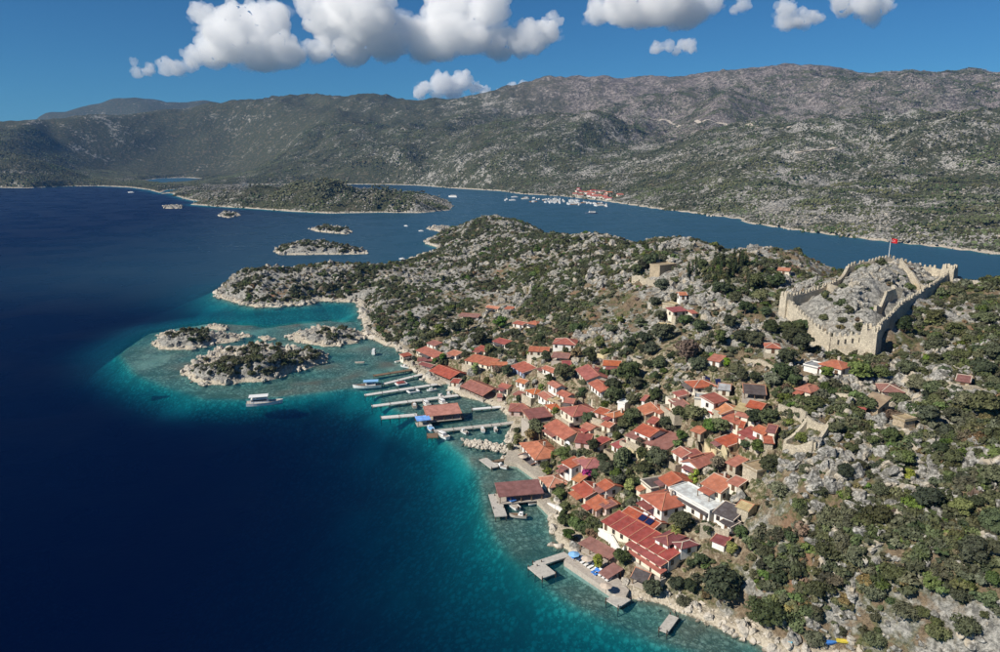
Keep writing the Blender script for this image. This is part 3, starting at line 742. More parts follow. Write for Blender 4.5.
        for q in ((0, L, 0, 0.22), (0, L, depth - 0.22, depth), (0, 0.22, 0.22, depth - 0.22), (L - 0.22, L, 0.22, depth - 0.22)): pr.box(*q, H + 0.002, H + 0.32)
        wl_.box(i0 * .5, L - i0 * .5, i0 * .5, depth - i0 * .5, lo, H - 0.281)
    r_o = rf.build('roof', ROOF[rc], root)
    if cap and cp_.v: cp_.build('ridge_cap', M_CAP if rng.random() < 0.65 else M_CAPW, r_o)
    if typ == 'f' and not opened: pr.build('parapet', WALL[wc], root)
    if opened:
        n = max(2, int(L / 3.2) + 1)
        for k in range(n):
            for j in (0, 1):
                x = 0.5 + (L - 1.0) * k / (n - 1); y = 0.5 if j == 0 else depth - 0.5
                zt = H - th + (rise * y / depth if typ == 's' else rise * 0.5 / (depth / 2) if typ == 'g' else 0)
                b_ = MB(); b_.box(x - 0.11, x + 0.11, y - 0.11, y + 0.11, lo, zt); b_.build('post', M_WOOD, root)
        f_ = MB(); f_.box(0.1, L - 0.1, 0.1, depth - 0.1, lo - 0.1, max(lo + 0.15, 0.12)); f_.build('floor', M_PALEWOOD, root)
        t_ = MB(); t_.box(1.0, L - 1.0, depth - 1.2, depth - 0.6, 0.12, min(1.6, he - 0.5)); t_.build('rear_wall', WALL[wc], root)
    else:
        wl_.build('wall', WALL[wc], root)
        if win and L > 3:
            storeys = max(1, int((he + 0.3) // 2.2))
            for st in range(storeys):
                zb = he - 1.75 - 2.0 * st
                if zb < 0.25: zb = 0.25
                n = max(1, int(L / 2.7))
                dk = rng.randrange(n) if st == storeys - 1 else -1
                for k in range(n):
                    x = L * (k + 0.5) / n
                    if k == dk:
                        d_ = MB(); d_.box(-0.5, 0.5, -0.06, 0.02, 0.0, 1.65); do = inst('door', d_.mesh('door', M_SHUT), root, (x, y0 - 0.01, max(0.02, zb - 0.6)))
                        continue
                    put_window(root, x, y0 - 0.01, zb, 0)
                n2 = max(1, int(depth / 3.2))
                for k in range(n2):
                    put_window(root, x1 + 0.01, depth * (k + 0.5) / n2, zb, math.pi / 2)
                    if st == 0: put_window(root, i0 - 0.01, depth * (k + 0.5) / n2, zb, -math.pi / 2)
    if not sea and not opened and typ in 'gshp' and L > 4 and cat == 'house':
        q = rng.random()
        if q < 0.42:                                    # porch with its own lean-to roof
            a0 = L * rng.uniform(0.0, 0.3); a1 = min(L, a0 + L * rng.uniform(0.45, 0.7)); pd = rng.uniform(1.6, 2.6); ph = he * 0.78
            m_ = MB(); m_.slab([(a0, ov - pd, ph - 0.3), (a1, ov - pd, ph - 0.3), (a1, ov - 0.02, ph + 0.05), (a0, ov - 0.02, ph + 0.05)], 0.12)
            m_.build('porch_roof', ROOF[rng.choice('ummdnr')], root)
            for k in range(max(2, int((a1 - a0) / 2.2))):
                xx = a0 + 0.15 + (a1 - a0 - 0.3) * k / (max(2, int((a1 - a0) / 2.2)) - 1)
                m_ = MB(); m_.box(xx - .08, xx + .08, ov - pd + .1, ov - pd + .26, lo - 0.5, ph - 0.36); m_.build('porch_post', M_WOOD, root)
        elif q < 0.75:                                  # walled terrace in front
            td = rng.uniform(1.8, 3.0); m_ = MB(); hh = min(0.55, he * 0.3)
            m_.box(-0.2, L + 0.2, ov - td, ov - td + 0.3, lo - 1.5, hh); m_.box(-0.2, 0.1, ov - td + 0.302, ov - 0.02, lo - 1.5, hh - 0.004); m_.box(L - 0.1, L + 0.2, ov - td + 0.302, ov - 0.02, lo - 1.5, hh - 0.004)
            m_.build('terrace_wall', WALL[rng.choice('lscl')], root)
    if chimney:
        c_ = MB(); cx = L * rng.uniform(0.25, 0.75); cyy = depth * 0.6
        c_.box(cx - 0.32, cx + 0.32, cyy - 0.32, cyy + 0.32, H + rise * 0.4, H + rise + 0.9); c_.box(cx - 0.4, cx + 0.4, cyy - 0.4, cyy + 0.4, H + rise + 0.902, H + rise + 1.02)
        c_.build('chimney', M_BRICK, r_o)
    if solar:
        for k in range(2):
            s_ = MB(); x = L * 0.48 + k * 2.3; s = rise / (depth / 2)
            s_.slab([(x, 0.35, H + 0.35 * s + 0.28), (x + 1.9, 0.35, H + 0.35 * s + 0.28), (x + 1.9, 2.1, H + 2.1 * s + 0.42), (x, 2.1, H + 2.1 * s + 0.42)], 0.08)
            s_.build('solar_panel', M_SOLAR, r_o)
            t_ = MB(); t_.tube((x + 0.2, 2.45, H + 2.3 * s + 0.65), (x + 1.7, 2.45, H + 2.3 * s + 0.65), 0.3, 0.3, 8); t_.build('water_tank', M_WHITE, r_o)
    return root

H_ = house
V = 'red roofed houses of the village'
house_rows = [
    # A, B, depth, eave, type, roof, wall, label, options
    ((426, 343), (435, 346), 5, 3.0, 's', 'm', 'w', 'small dark red shed roof beside the northern rocky shore', {}),
    ((415.5, 350), (434.5, 358), 6, 3.0, 's', 'o', 'c', 'long low orange roofed house at the root of the first wooden pier', dict(seg=2)),
    ((418, 364), (431, 367.5), 3, 2.6, 's', 'm', 'p', 'little crimson canopy over the first wooden pier', dict(opened=True)),
    ((429, 370.5), (450, 379), 11, 3.2, 'g', 'r', 'c', 'broad waterfront restaurant roof between the second and third piers', dict(opened=True, cat='restaurant')),
    ((464, 360), (490, 366), 7.5, 3.0, 's', 'r', 'c', 'long terracotta roof on the terrace behind the broad waterfront restaurant', dict(seg=2)),
    ((490, 365), (509, 365.5), 5, 3.2, 'g', 'o', 'c', 'orange gabled house joined to the end of the long terracotta roof', {}),
    ((510, 365.5), (523, 373), 7, 3.5, 's', 'o', 'b', 'orange roofed house with bluish wall beside the dark conical tree', {}),
    ((460, 386), (483, 396), 11, 3.0, 'g', 'm', 'c', 'large brownish red restaurant roof with pale skylight strips at the water', dict(opened=True, cat='restaurant', seg=3)),
    ((497.6, 386), (507.6, 389), 5, 4.4, 'g', 'o', 'c', 'small cream two storey house with orange gable above the inner harbour', dict(chimney=True)),
    ((496.5, 397), (503, 397), 3, 2.5, 's', 'k', 'p', 'tiny pink roofed annex below the small cream house', {}),
    ((525, 390), (534, 394.5), 6, 3.2, 'h', 'b', 'w', 'bright orange hipped cottage behind the large maroon hip roof', {}),
    ((508, 411), (534, 412), 9, 3.2, 'h', 'm', 'p', 'large maroon hip roof beside the harbour walkway', dict(cap=True)),
    ((529, 419.5), (553, 416), 7, 3.0, 's', 'm', 'c', 'long maroon lean-to roof above the causeway', dict(opened=True)),
    ((543, 426), (564, 440), 10, 4.0, 'g', 'o', 'c', 'big weathered orange gable house above the brown inlet', dict(chimney=True)),
    ((519, 443), (535, 460), 10, 3.8, 'h', 'o', 'w', 'hipped orange house with white walls on the stone quay', dict(chimney=True)),
    ((518, 455), (531, 465), 3, 2.8, 's', 'd', 'c', 'dark brown awning along the stone quay', dict(opened=True)),
    ((557, 466), (564.5, 472), 4.5, 3.6, 's', 'k', 'w', 'pinkish red lean-to roof stepping down from a small orange roof', {}),
    ((561, 462), (571.5, 468.5), 5, 5.5, 's', 'b', 'w', 'small orange roof over a tall white house behind the quay', {}),
    ((576, 459), (585, 469), 10, 3.8, 'h', 'k', 'p', 'rose red hip roofed house with magenta creeper at its corner', {}),
    ((538, 477), (549, 488), 7, 3.8, 'h', 'o', 'c', 'hip roofed house standing at the landward end of the covered pier', {}),
    ((571, 479), (580, 482.5), 4, 3.0, 's', 'b', 'c', 'small patched orange roof below the rose red hip roof', {}),
    ((571, 487), (585, 498.5), 8, 3.6, 'g', 'o', 'c', 'orange gabled house in the garden above the rocky cove', dict(chimney=True)),
    ((585, 502), (596, 511), 8.5, 3.4, 'g', 'b', 'p', 'bright orange gabled house with dark veranda beside the tiled restaurant', dict(chimney=True)),
    ((601, 521), (669, 561), 6.5, 3.6, 's', 'r', 'c', 'very long terracotta restaurant roof divided by pale verges', dict(seg=7, cat='restaurant')),
    ((621, 512), (654, 530), 5.5, 3.2, 'g', 'r', 'w', 'long white row house with solar panels and water tanks on its roof', dict(solar=True)),
    ((639, 495), (661.6, 511), 10, 6.2, 'h', 'o', 'w', 'large two storey white house with hipped orange roof and shuttered windows', dict(chimney=True)),
    ((640, 480), (651, 489), 8, 4.2, 'f', 'n', 'c', 'flat grey terrace roof behind the large two storey white house', {}),
    ((634.5, 488), (640, 491.5), 4, 3.2, 's', 'o', 'c', 'tiny orange roofed annex beside the flat grey terrace', {}),
    ((658, 477.5), (669, 486.5), 8, 4.2, 'g', 'r', 'w', 'red gabled house between the flat grey terrace and the leafy lime green tree', {}),
    ((668, 488), (709.6, 511.5), 7, 4.6, 'f', 'w', 'w', 'long flat white concrete roof of the hillside guesthouse', dict(cat='guesthouse')),
    ((712, 512), (734, 521), 6, 4.0, 's', 'd', 'w', 'dark brown lean-to roof at the end of the white concrete roof', {}),
    ((719, 521), (731, 528), 3.5, 3.2, 's', 'd', 'w', 'lower dark brown lean-to above the stone retaining wall', {}),
    ((710, 540), (725, 546), 3.6, 2.8, 's', 'm', 'w', 'tiny white hut with a crimson roof below the stone retaining wall', dict(win=False)),
    ((653, 538), (668, 546), 7, 3.2, 'h', 'm', 'w', 'maroon hip roof joined behind the very long restaurant roof', {}),
    ((672, 542.5), (681, 549.5), 5.5, 3.0, 'h', 'm', 'w', 'small maroon hip roof nearest the rocky slope', {}),
    ((624.4, 435), (665, 451), 10, 3.4, 's', 'u', 'c', 'largest dull brown red roof among the olive trees', dict(seg=0, cap=False)),
    ((633, 430), (650, 437.5), 8, 5.6, 'g', 'r', 'w', 'orange red gable rising from the largest dull brown red roof', {}),
    ((637, 407), (645, 415), 9, 4.0, 'g', 'o', 's', 'beige stone house with blank gable end among dark trees', dict(chimney=True)),
    ((604, 414), (614, 418), 8, 3.6, 'h', 'b', 'w', 'orange hip roofed house with white chimney stack beside olive trees', dict(chimney=True)),
    ((593, 411.5), (605, 415), 4, 3.0, 's', 'r', 'p', 'narrow dark red lean-to beside the orange house with white chimney', {}),
    ((559, 408), (573, 417), 11, 4.2, 'h', 'o', 'c', 'large plain orange hip roof with open porch in the village middle', {}),
    ((563, 402), (574, 403.5), 5, 4.2, 'g', 'o', 'c', 'small orange gable tucked behind the large plain hip roof', {}),
    ((545, 405), (552, 410), 8, 3.4, 'h', 'b', 'c', 'bright orange hip roof with red flank beside the long maroon lean-to', {}),
    ((547, 383), (556, 388.5), 4.5, 6.2, 'g', 'r', 'w', 'narrow tall white tower house with small red gable', {}),
    ((537, 394), (547, 401), 5.5, 4.8, 'g', 'r', 'w', 'white house with arched doors under a rust red gable', {}),
    ((547, 399), (553, 402.5), 4, 4.0, 's', 't', 'w', 'small tan lean-to joined to the white house with arched doors', {}),
    ((575, 369), (586, 380.5), 10, 3.8, 'g', 'r', 'c', 'big rust red gable house with cream verges above the green citrus tree', dict(chimney=True)),
    ((588, 383), (600, 392.5), 7, 3.4, 'g', 'o', 'w', 'rust orange gable house with white eaves below the big rust red one', {}),
    ((602, 365), (622, 366), 6.5, 4.2, 'g', 'o', 'w', 'white walled house with bright red orange roof at the village upper edge', dict(chimney=True)),
    ((552, 343.5), (576, 345), 9, 4.6, 'h', 'r', 'w', 'wide hipped red roof with shaded balcony under grey crags', {}),
    ((528, 351), (549, 352), 5, 2.8, 's', 'o', 'c', 'low orange lean-to roof on the slope below the crags', dict(seg=2)),
    ((541, 368), (553, 373), 5, 3.2, 'g', 'r', 'w', 'small rust gable with white verge beside the citrus tree', {}),
    ((562, 365), (572, 365), 4, 3.0, 's', 'k', 'w', 'small pink roof with white terrace behind the citrus tree', {}),
    ((526, 323), (537, 325), 6, 3.2, 'h', 'o', 'w', 'isolated orange hip roofed cottage on the upper scrub slope', {}),
    ((512, 323), (523, 325), 4, 2.8, 's', 'r', 'w', 'red lean-to joined to the isolated cottage on the scrub slope', {}),
    ((485, 307), (498, 309), 5, 2.8, 'g', 'o', 'c', 'orange roofed cottage highest on the western scrub slope', {}),
    ((504, 308.5), (512, 309.5), 4, 2.8, 's', 'o', 'c', 'tiny orange shed beside the highest western cottage', {}),
    ((492, 341), (505, 344.5), 5, 3.4, 's', 'r', 'w', 'white house with two striped red roof bands in dense shrubs', dict(seg=1)),
    ((458, 316), (478, 317.5), 5, 2.4, 's', 'u', 'c', 'weathered brown red shelter roof half hidden in shrubs', dict(opened=True)),
    ((684, 381), (694, 388), 8, 4.0, 'h', 'o', 'c', 'orange hip roofed house with cream walls at the upper terrace corner', dict(chimney=True)),
    ((694, 398), (714, 400), 5, 5.0, 'f', 'g', 'c', 'flat grey terrace roof over a tall cream wall', {}),
    ((702, 403.5), (714, 405), 4, 3.0, 's', 'r', 'w', 'low red lean-to with white fascia below the flat grey terrace', {}),
    ((714, 404), (729, 400), 5.5, 3.6, 's', 'r', 'w', 'slanting red roof behind the bright orange gable', {}),
    ((712, 408), (721, 414.5), 8, 4.0, 'g', 'b', 'c', 'bright orange gable over an arched white porch', {}),
    ((721, 417.5), (738, 424.5), 7, 3.4, 's', 'r', 'c', 'plain red rectangular roof between two large green trees', dict(cap=False)),
    ((733, 409), (754, 414), 4.5, 3.6, 's', 't', 'l', 'worn tan terrace roof in front of an orange gable', dict(cap=False)),
    ((745, 406), (762, 410), 6, 5.0, 'g', 'o', 'l', 'orange gable with limestone walls behind the worn tan terrace', {}),
    ((743, 393), (767, 395), 6, 3.2, 's', 'n', 'c', 'long grey brown sheet roof on the uppermost terrace', dict(opened=True)),
    ((717, 389), (731, 390.5), 6, 3.2, 'g', 'g', 'c', 'grey gabled roof beside blue solar panels', {}),
    ((737, 432), (756, 440.5), 5, 3.4, 's', 'r', 'c', 'red lean-to roof above the stepped courtyard', dict(seg=1)),
    ((751, 429), (764, 435), 5, 4.6, 'g', 'o', 'w', 'orange gable standing behind the courtyard lean-to', {}),
    ((714, 439), (728, 447), 6.5, 3.2, 's', 'r', 'y', 'crimson lean-to on a long yellow wall', dict(seg=0)),
    ((763, 442.5), (775, 443.5), 6, 3.2, 's', 'o', 'l', 'small orange roof beside the roofless stone ruin', {}),
    ((794, 388.5), (811, 393), 7, 3.4, 'h', 'r', 'c', 'red hip roofed cottage on the path below the castle', {}),
    ((818, 363.5), (842, 369.5), 7, 4.0, 'h', 'o', 'w', 'bright white house with orange hip roof under the castle wall', dict(chimney=True)),
    ((803, 364.5), (818, 368), 5.5, 3.0, 'f', 'g', 'w', 'grey flat roofed wing of the bright white house', {}),
    ((859, 402.5), (879, 408.5), 5.5, 2.8, 's', 't', 's', 'old stone house with a tan slab roof on the terrace east of the castle', dict(rise=1.9, cap=False)),
    ((882, 391.5), (906, 392.5), 7, 3.6, 'h', 'u', 'c', 'cream house with worn brown hip roof near the old stone house', {}),
    ((892, 416), (905, 421), 4, 2.6, 'f', 't', 's', 'tiny square stone hut below the worn brown hip roof', dict(win=False)),
    ((680, 461.5), (698, 469), 10, 4.2, 'p', 'r', 'w', 'white gable front with arched windows and a red roof', {}),
    ((671, 451), (682, 458), 6, 3.8, 'g', 'r', 'w', 'orange red roof wedged beside the white gable front', {}),
    ((700, 483), (721, 493.5), 10, 4.6, 'g', 'b', 'c', 'large bright orange gabled house above the white concrete roof', dict(chimney=True)),
    ((660, 266), (677, 264), 7, 4.6, 'f', 't', 's', 'square ruined stone building on the hilltop beside cypresses', dict(cat='ruin')),
    ((777, 270), (790, 271), 5, 3.2, 'g', 'o', 'c', 'lone little orange roofed house on the far ridge', {}),
    ((673, 312), (688, 310.5), 5, 2.6, 's', 'k', 'c', 'salmon pink sheet roof among the hillside ruins', dict(cap=False)),
    ((679, 295), (688, 295), 5, 3.4, 'g', 'b', 'w', 'small vivid orange roof above the hillside ruins', {}),
    ((692, 313.5), (698, 313), 3.5, 2.4, 's', 'k', 'c', 'tiny pink shed roof beside a salmon pink sheet roof', {}),
    ((662, 303), (675, 305.5), 5, 2.8, 'f', 't', 'l', 'roofless pale walled terrace house among the hillside ruins', dict(win=False)),
    ((656, 325), (671, 326.5), 4, 2.0, 'f', 't', 'y', 'low tan walled terrace below the salmon pink roof', dict(win=False)),
    ((765, 347.5), (782, 348.5), 6, 3.0, 'h', 'r', 'c', 'red hip roof almost swallowed by trees below the castle', {}),
    ((707, 359.5), (720, 362), 5, 3.0, 's', 'r', 'w', 'red and white cottage roof above the upper terrace', {}),
    ((742, 464), (757, 472), 6, 3.8, 'f', 't', 'l', 'roofless block of yellow limestone on the eastern slope', dict(win=False, cat='ruin')),
    ((735, 506), (749, 511.5), 5, 2.6, 'g', 't', 'l', 'ruined limestone hut beside the dark brown lean-to', dict(win=False, cat='ruin')),
    ((955, 380), (971, 382.5), 4, 2.6, 's', 'u', 's', 'rusty tiled shelter beside the footpath on the eastern hillside', {}),
    ((630, 577), (647, 584), 4.5, 2.6, 'g', 'd', 'c', 'dark rounded thatch shelter in the waterside garden', dict(opened=True, cat='shelter', rise=1.6)),
    ((598, 572), (608, 579), 5, 2.6, 's', 'u', 'c', 'brown red canopy beside the blue loungers on the swimming deck', dict(opened=True, cat='shelter', cap=False)),
    ((578, 543), (609, 560), 4.5, 2.8, 's', 'u', 'p', 'mauve brown pergola roof along the quay deck', dict(opened=True, cat='shelter', cap=False, rise=0.3)),
    ((646, 421.5), (655, 424), 4, 3.0, 's', 'r', 'c', 'little red lean-to behind the gable of the largest brown red roof', {}),
    ((672, 392), (679, 397), 4, 3.0, 's', 'o', 'c', 'small orange lean-to below the cream walled hip roof house', {}),
    ((708, 411), (712, 414), 4, 3.0, 's', 'r', 'w', 'tiny crimson roof against the arched white porch', {}),
    ((738, 427), (744, 428), 4, 2.8, 's', 'r', 'c', 'tiny red roof under the green tree beside the courtyard', {}),
    ((765, 431), (776, 433), 4, 2.8, 's', 'm', 'c', 'dark red sheet roof behind the courtyard gable', {}),
    ((726, 481.5), (739, 487), 4, 2.8, 's', 'r', 'c', 'red lean-to behind the large bright orange gabled house', {}),
    ((683, 452), (690, 457.5), 4, 2.8, 's', 'm', 'c', 'dark red strip roof above the white gable front', {}),
    ((599, 504), (606, 509.5), 4, 3.0, 's', 'm', 'p', 'dark red lean-to behind the house with dark veranda', {}),
    ((572, 460), (578, 465), 4, 3.4, 's', 'r', 'w', 'narrow red roof wedged behind the tall white house', {}),
    ((574, 442), (590, 444), 6, 3.2, 's', 'm', 'p', 'maroon roof beside the satellite dish garden', {}),
    ((591, 441), (600, 445.5), 5, 3.0, 's', 'r', 'c', 'rust lean-to below the narrow dark red one', {}),
    ((551, 357), (569, 358.5), 5, 2.8, 's', 'u', 'c', 'brown red terrace roof under the wide hipped red roof', dict(opened=True)),
    ((403, 357), (413, 355), 4, 2.8, 's', 'o', 'c', 'orange shed at the rocky lagoon shore', {}),
    ((417, 361), (432, 361), 4, 2.8, 's', 'm', 'p', 'crimson lean-to between the long low orange roof and its pier', dict(opened=True)),
    ((450, 382), (459, 383), 4, 2.6, 's', 'r', 'c', 'small red roof between two waterfront restaurants', {}),
    ((536, 369), (541, 371), 5, 3.0, 's', 'u', 'c', 'brownish lean-to beside the small rust gable', {}),
    ((512, 394), (522, 397), 4, 2.8, 's', 'm', 'p', 'mauve awning roof below the dark conical tree', dict(opened=True)),
    ((580, 426), (590, 431), 5, 3.0, 'g', 'r', 'c', 'low red gable below the large plain hip roof', {}),
    ((600, 424), (610, 428), 5, 3.0, 'g', 'o', 'c', 'low orange gable in the vegetable garden', {}),
    ((596, 484), (606, 491), 6, 3.2, 'g', 'r', 'w', 'red gable behind the garden house above the cove', {}),
    ((690, 430), (701, 434), 5, 3.0, 's', 'o', 'l', 'small orange roof below the grey green olives', {}),
    ((652, 410), (660, 414), 4, 2.8, 's', 'r', 'c', 'red lean-to beside the beige stone gable', {}),
    ((725, 462), (736, 467), 5, 3.0, 's', 'o', 'l', 'small orange roof below the yellow plastered wall', {}),
    ((556, 393), (566, 398), 5, 3.0, 'g', 'r', 'w', 'small red gable beside the narrow tall tower house', {}),
    ((474, 349), (485, 351.5), 5, 2.8, 's', 'r', 'c', 'red shed above the long terracotta terrace roof', {}),
    ((446, 353), (456, 356), 5, 2.8, 's', 'o', 'w', 'small orange roof behind the broad waterfront restaurant', {}),
    ((515, 381), (525, 384), 5, 2.8, 'g', 'o', 'w', 'small orange gable above the bright orange hipped cottage', {}),
    ((610, 444), (619, 449), 5, 3.0, 's', 'k', 'w', 'pink roof behind the yellowish garden wall', {}),
    ((640, 400), (645, 401), 4, 3.0, 's', 'k', 'w', 'tiny red roof hidden in the olive grove', {}),
    ((617, 402), (625, 404), 4, 3.6, 'f', 'w', 'w', 'small white walled block behind the orange house with white chimney', dict(win=False)),
    ((668, 400), (682, 411), 4, 2.6, 's', 'u', 'c', 'low rust roof along the path beside olive trees', {}),
]
for A, B, dp, he, typ, rc, wc, lab, op in house_rows:
    op = dict(op); cat = op.pop('cat', 'house')
    house('house' if cat == 'house' else cat, A, B, dp, he, typ, rc, wc, lab, cat, V if cat == 'house' else None, **op)
# lower strips of the long restaurant
house('restaurant', (625, 544), (661, 567), 5.5, 3.4, 's', 'r', 'c', 'front terracotta roof strip of the waterside restaurant', 'restaurant', seg=0, cap=True)
house('awning', (627, 551), (661, 574), 2.0, 2.4, 's', 'o', 'c', 'narrow tiled awning under the front terracotta strip', 'awning', opened=True, cap=False)
house('awning', (664, 490.5), (705, 515.5), 2.6, 3.4, 's', 'd', 'w', 'dark brown strip roof along the front of the white concrete roof', 'awning', cap=False)
# pier buildings over the water
house('pier_house', (426.4, 416.5), (462, 413), 8, 2.6, 's', 'a', 'c', 'orange roofed restaurant pavilion standing on its own pier', 'restaurant', opened=True, sea=True, z_abs=3.3, base=0.75, cap=True, seg=1)
house('pier_house', (498.8, 497), (544, 493), 7, 2.5, 's', 'u', 'c', 'long red roofed boat shed covering the stone pier', 'boat shed', opened=True, sea=True, z_abs=3.6, base=1.15, cap=False)
house('awning', (417, 421), (431, 419.5), 4.5, 2.4, 's', 'B', 'c', 'blue fabric canopy at the end of the pavilion pier', 'awning', opened=True, sea=True, z_abs=3.2, base=0.8, cap=False, rise=0.2)

# flatten the ground under each building
for a, u, v, L, dpt, g in HOUSES:
    m_ = 1.2
    bx = [a + u * i + v * j for i in (-m_, L + m_) for j in (-m_, dpt + m_)]
    x0, x1 = min(p[0] for p in bx), max(p[0] for p in bx); y0, y1 = min(p[1] for p in bx), max(p[1] for p in bx)
    i0, i1 = np.searchsorted(GX, [x0, x1]); j0, j1 = np.searchsorted(GY, [y0, y1])
    X = gXX[j0:j1, i0:i1] - a[0]; Y = gYY[j0:j1, i0:i1] - a[1]
    lu = X * u[0] + Y * u[1]; lv = X * v[0] + Y * v[1]
    ins = (lu > -m_) & (lu < L + m_) & (lv > -m_ * 1.5) & (lv < dpt + m_ * 0.4)
    blk = GZ[j0:j1, i0:i1]
    blk[ins] = np.minimum(blk[ins], g - 0.05)
ground_o = grid_mesh('ground', GX, GY, GZ, M_GROUND, {'village': GVM, 'rocky': np.maximum(smooth(-6, 2, poly_sd(gXX, gYY, castle_poly)), 0.45 * smooth(340, 480, gYY) * (1 - GVM) + 0.0 * smooth(190, 165, gYY) * smooth(45, 70, gXX) * (1 - GVM))})
tag(ground_o, 'rocky limestone peninsula under the village and castle', 'ground', kind='structure')

# ================================================================== CASTLE
def castle_mat():
    t = NT('castle_limestone'); p = t.coords('Object')
    a = t.noise(p, 0.16, 4, 0.65); b = t.noise(p, 1.4, 5, 0.7); c = t.noise(p, 0.5, 4, 0.7, 0.5)
    col = t.mix(t.ramp(a, 0.35, 0.65), (0.70, 0.62, 0.48), (0.52, 0.46, 0.36))
    col = t.mix(t.ramp(c, 0.5, 0.7, 0, 0.8), col, (0.30, 0.27, 0.22))
    col = t.mix(t.ramp(a, 0.58, 0.7, 0, 0.6), col, (0.62, 0.46, 0.24))
    v = t.voro(p, 2.2, 'DISTANCE_TO_EDGE'); vc = t.voro(p, 2.2, 'F1', 'Color'); bw = t.node('ShaderNodeRGBToBW'); t.put(bw.inputs[0], vc)
    col = t.mix(t.ramp(bw.outputs[0], 0.2, 0.8, 0, 0.45), col, (0.34, 0.30, 0.23))
    col = t.mix(t.ramp(v, 0.06, 0.0, 0, 0.6), col, (0.17, 0.15, 0.12))
    return t.done(t.bsdf(col, 0.95, 0.15, t.bump(t.math('ADD', b, t.ramp(v, 0, 0.1)), 0.8, 0.12)))
M_CASTLE = castle_mat()
def gzs(x, y, Z=None): return float(gz(np.array([x]), np.array([y]), Z)[0])
cas = empty('castle', tuple(CREST['D'][:2]) + (gzs(*CREST['D'][:2]),))
tag(cas, 'ruined limestone castle with swallowtail battlements crowning the hill', 'castle')
c0 = np.array(cas.location)
def cbuild(mb, name, mat=M_CASTLE, parent=cas):
    o = mb.build(name, mat, parent)
    return o
mer = MB(); mer.box(-0.55, 0.55, -0.32, 0.32, 0, 1.05)
mer.add([(-0.55, -0.32, 1.05), (0.55, -0.32, 1.05), (0.55, 0.32, 1.05), (-0.55, 0.32, 1.05), (-0.3, -0.2, 1.55), (0.3, -0.2, 1.55), (0.3, 0.2, 1.55), (-0.3, 0.2, 1.55)],
        [(0, 1, 5, 4), (1, 2, 6, 5), (2, 3, 7, 6), (3, 0, 4, 7), (4, 5, 6, 7)])
MER = mer.mesh('merlon', M_CASTLE)
keys = [k for k, *_ in castle_crest]
rngc = random.Random(5)
def wall_seg(p, q, th=1.1, sub=3, merl=True, sag=0.0, name='wall'):
    p = np.array(p) - c0; q = np.array(q) - c0
    d = q - p; L = float(np.hypot(d[0], d[1])); u = d[:2] / L; n = np.array([-u[1], u[0]])
    m = MB(); N = max(2, int(L / 1.6)); tops = []; ring = []
    for k in range(N + 1):
        t = k / N; c = p + d * t
        zt = c[2] - 1.3 + rngc.uniform(-0.12, 0.12) - sag * math.sin(math.pi * t)
        w = c0[:2] + c[:2]
        zb = min(gzs(w[0] - n[0], w[1] - n[1]), gzs(w[0] + n[0], w[1] + n[1])) - c0[2] - 1.5
        zb = min(zb, zt - 1.5)
        tops.append((c, zt))
        bt = 0.25
        ring.append([(c[0] - n[0] * (th / 2 + bt), c[1] - n[1] * (th / 2 + bt), zb), (c[0] + n[0] * (th / 2 + bt), c[1] + n[1] * (th / 2 + bt), zb), (c[0] + n[0] * th / 2, c[1] + n[1] * th / 2, zt), (c[0] - n[0] * th / 2, c[1] - n[1] * th / 2, zt)])
    vs = [v for r in ring for v in r]; fs = [(0, 3, 2, 1), tuple(4 * N + i for i in (0, 1, 2, 3))]
    for k in range(N):
        a, b = 4 * k, 4 * k + 4
        fs += [(a, b, b + 3, a + 3), (a + 3, b + 3, b + 2, a + 2), (a + 2, b + 2, b + 1, a + 1)]
    m.add(vs, fs); w_o = cbuild(m, name)
    if merl:
        cnt = int(L / 1.6); rz = math.atan2(u[1], u[0])
        for k in range(cnt):
            if rngc.random() < 0.1: continue
            t = (k + 0.5) / cnt
            c = p + d * t; i = min(N - 1, int(t * N)); f = t * N - i
            zt = tops[i][1] * (1 - f) + tops[i + 1][1] * f
            inst('merlon', MER, w_o, (c[0], c[1], zt - 0.08), (0, 0, rz + rngc.uniform(-.08, .08)), (rngc.uniform(0.62, 0.85), rngc.uniform(.7, .9), rngc.uniform(0.55, 0.98)))
    return w_o
for a, b in zip(keys, keys[1:] + keys[:1]):
    if (a, b) == ('L', 'M'):
        wall_seg(CREST[a], CREST[b], merl=False, sag=1.2); continue
    wall_seg(CREST[a], CREST[b], th=1.0 if a in 'DEFG' else 0.8, merl=True, sag=0.6 if a in 'FH' else 0.2)
def tower(k, s, extra, rz):
    p = CREST[k] - c0; g = min(gzs(CREST[k][0] + dx, CREST[k][1] + dy) for dx in (-s, s) for dy in (-s, s)) - c0[2] - 1.2
    z1 = p[2] - 0.9 + extra
    m = MB(); e = s * 1.12
    m.add([(-e, -e, g), (e, -e, g), (e, e, g), (-e, e, g), (-s, -s, z1), (s, -s, z1), (s, s, z1), (-s, s, z1)],
          [(4, 5, 6, 7), (0, 1, 5, 4), (1, 2, 6, 5), (2, 3, 7, 6), (3, 0, 4, 7)])
    o = cbuild(m, 'tower'); o.location = (p[0], p[1], 0); o.rotation_euler = (0, 0, rz)
    n = max(2, int(2 * s / 1.6))
    for sx in (-1, 1):
        for i in range(n):
            t = -s + 2 * s * (i + 0.5) / n
            inst('merlon', MER, o, (t, sx * (s - 0.33), z1 - 0.05)); inst('merlon', MER, o, (sx * (s - 0.33), t, z1 - 0.05), (0, 0, math.pi / 2))
tower('D', 2.3, 0.7, R(45)); tower('G', 2.2, 0.8, R(40)); tower('A', 1.5, 0.2, R(20))
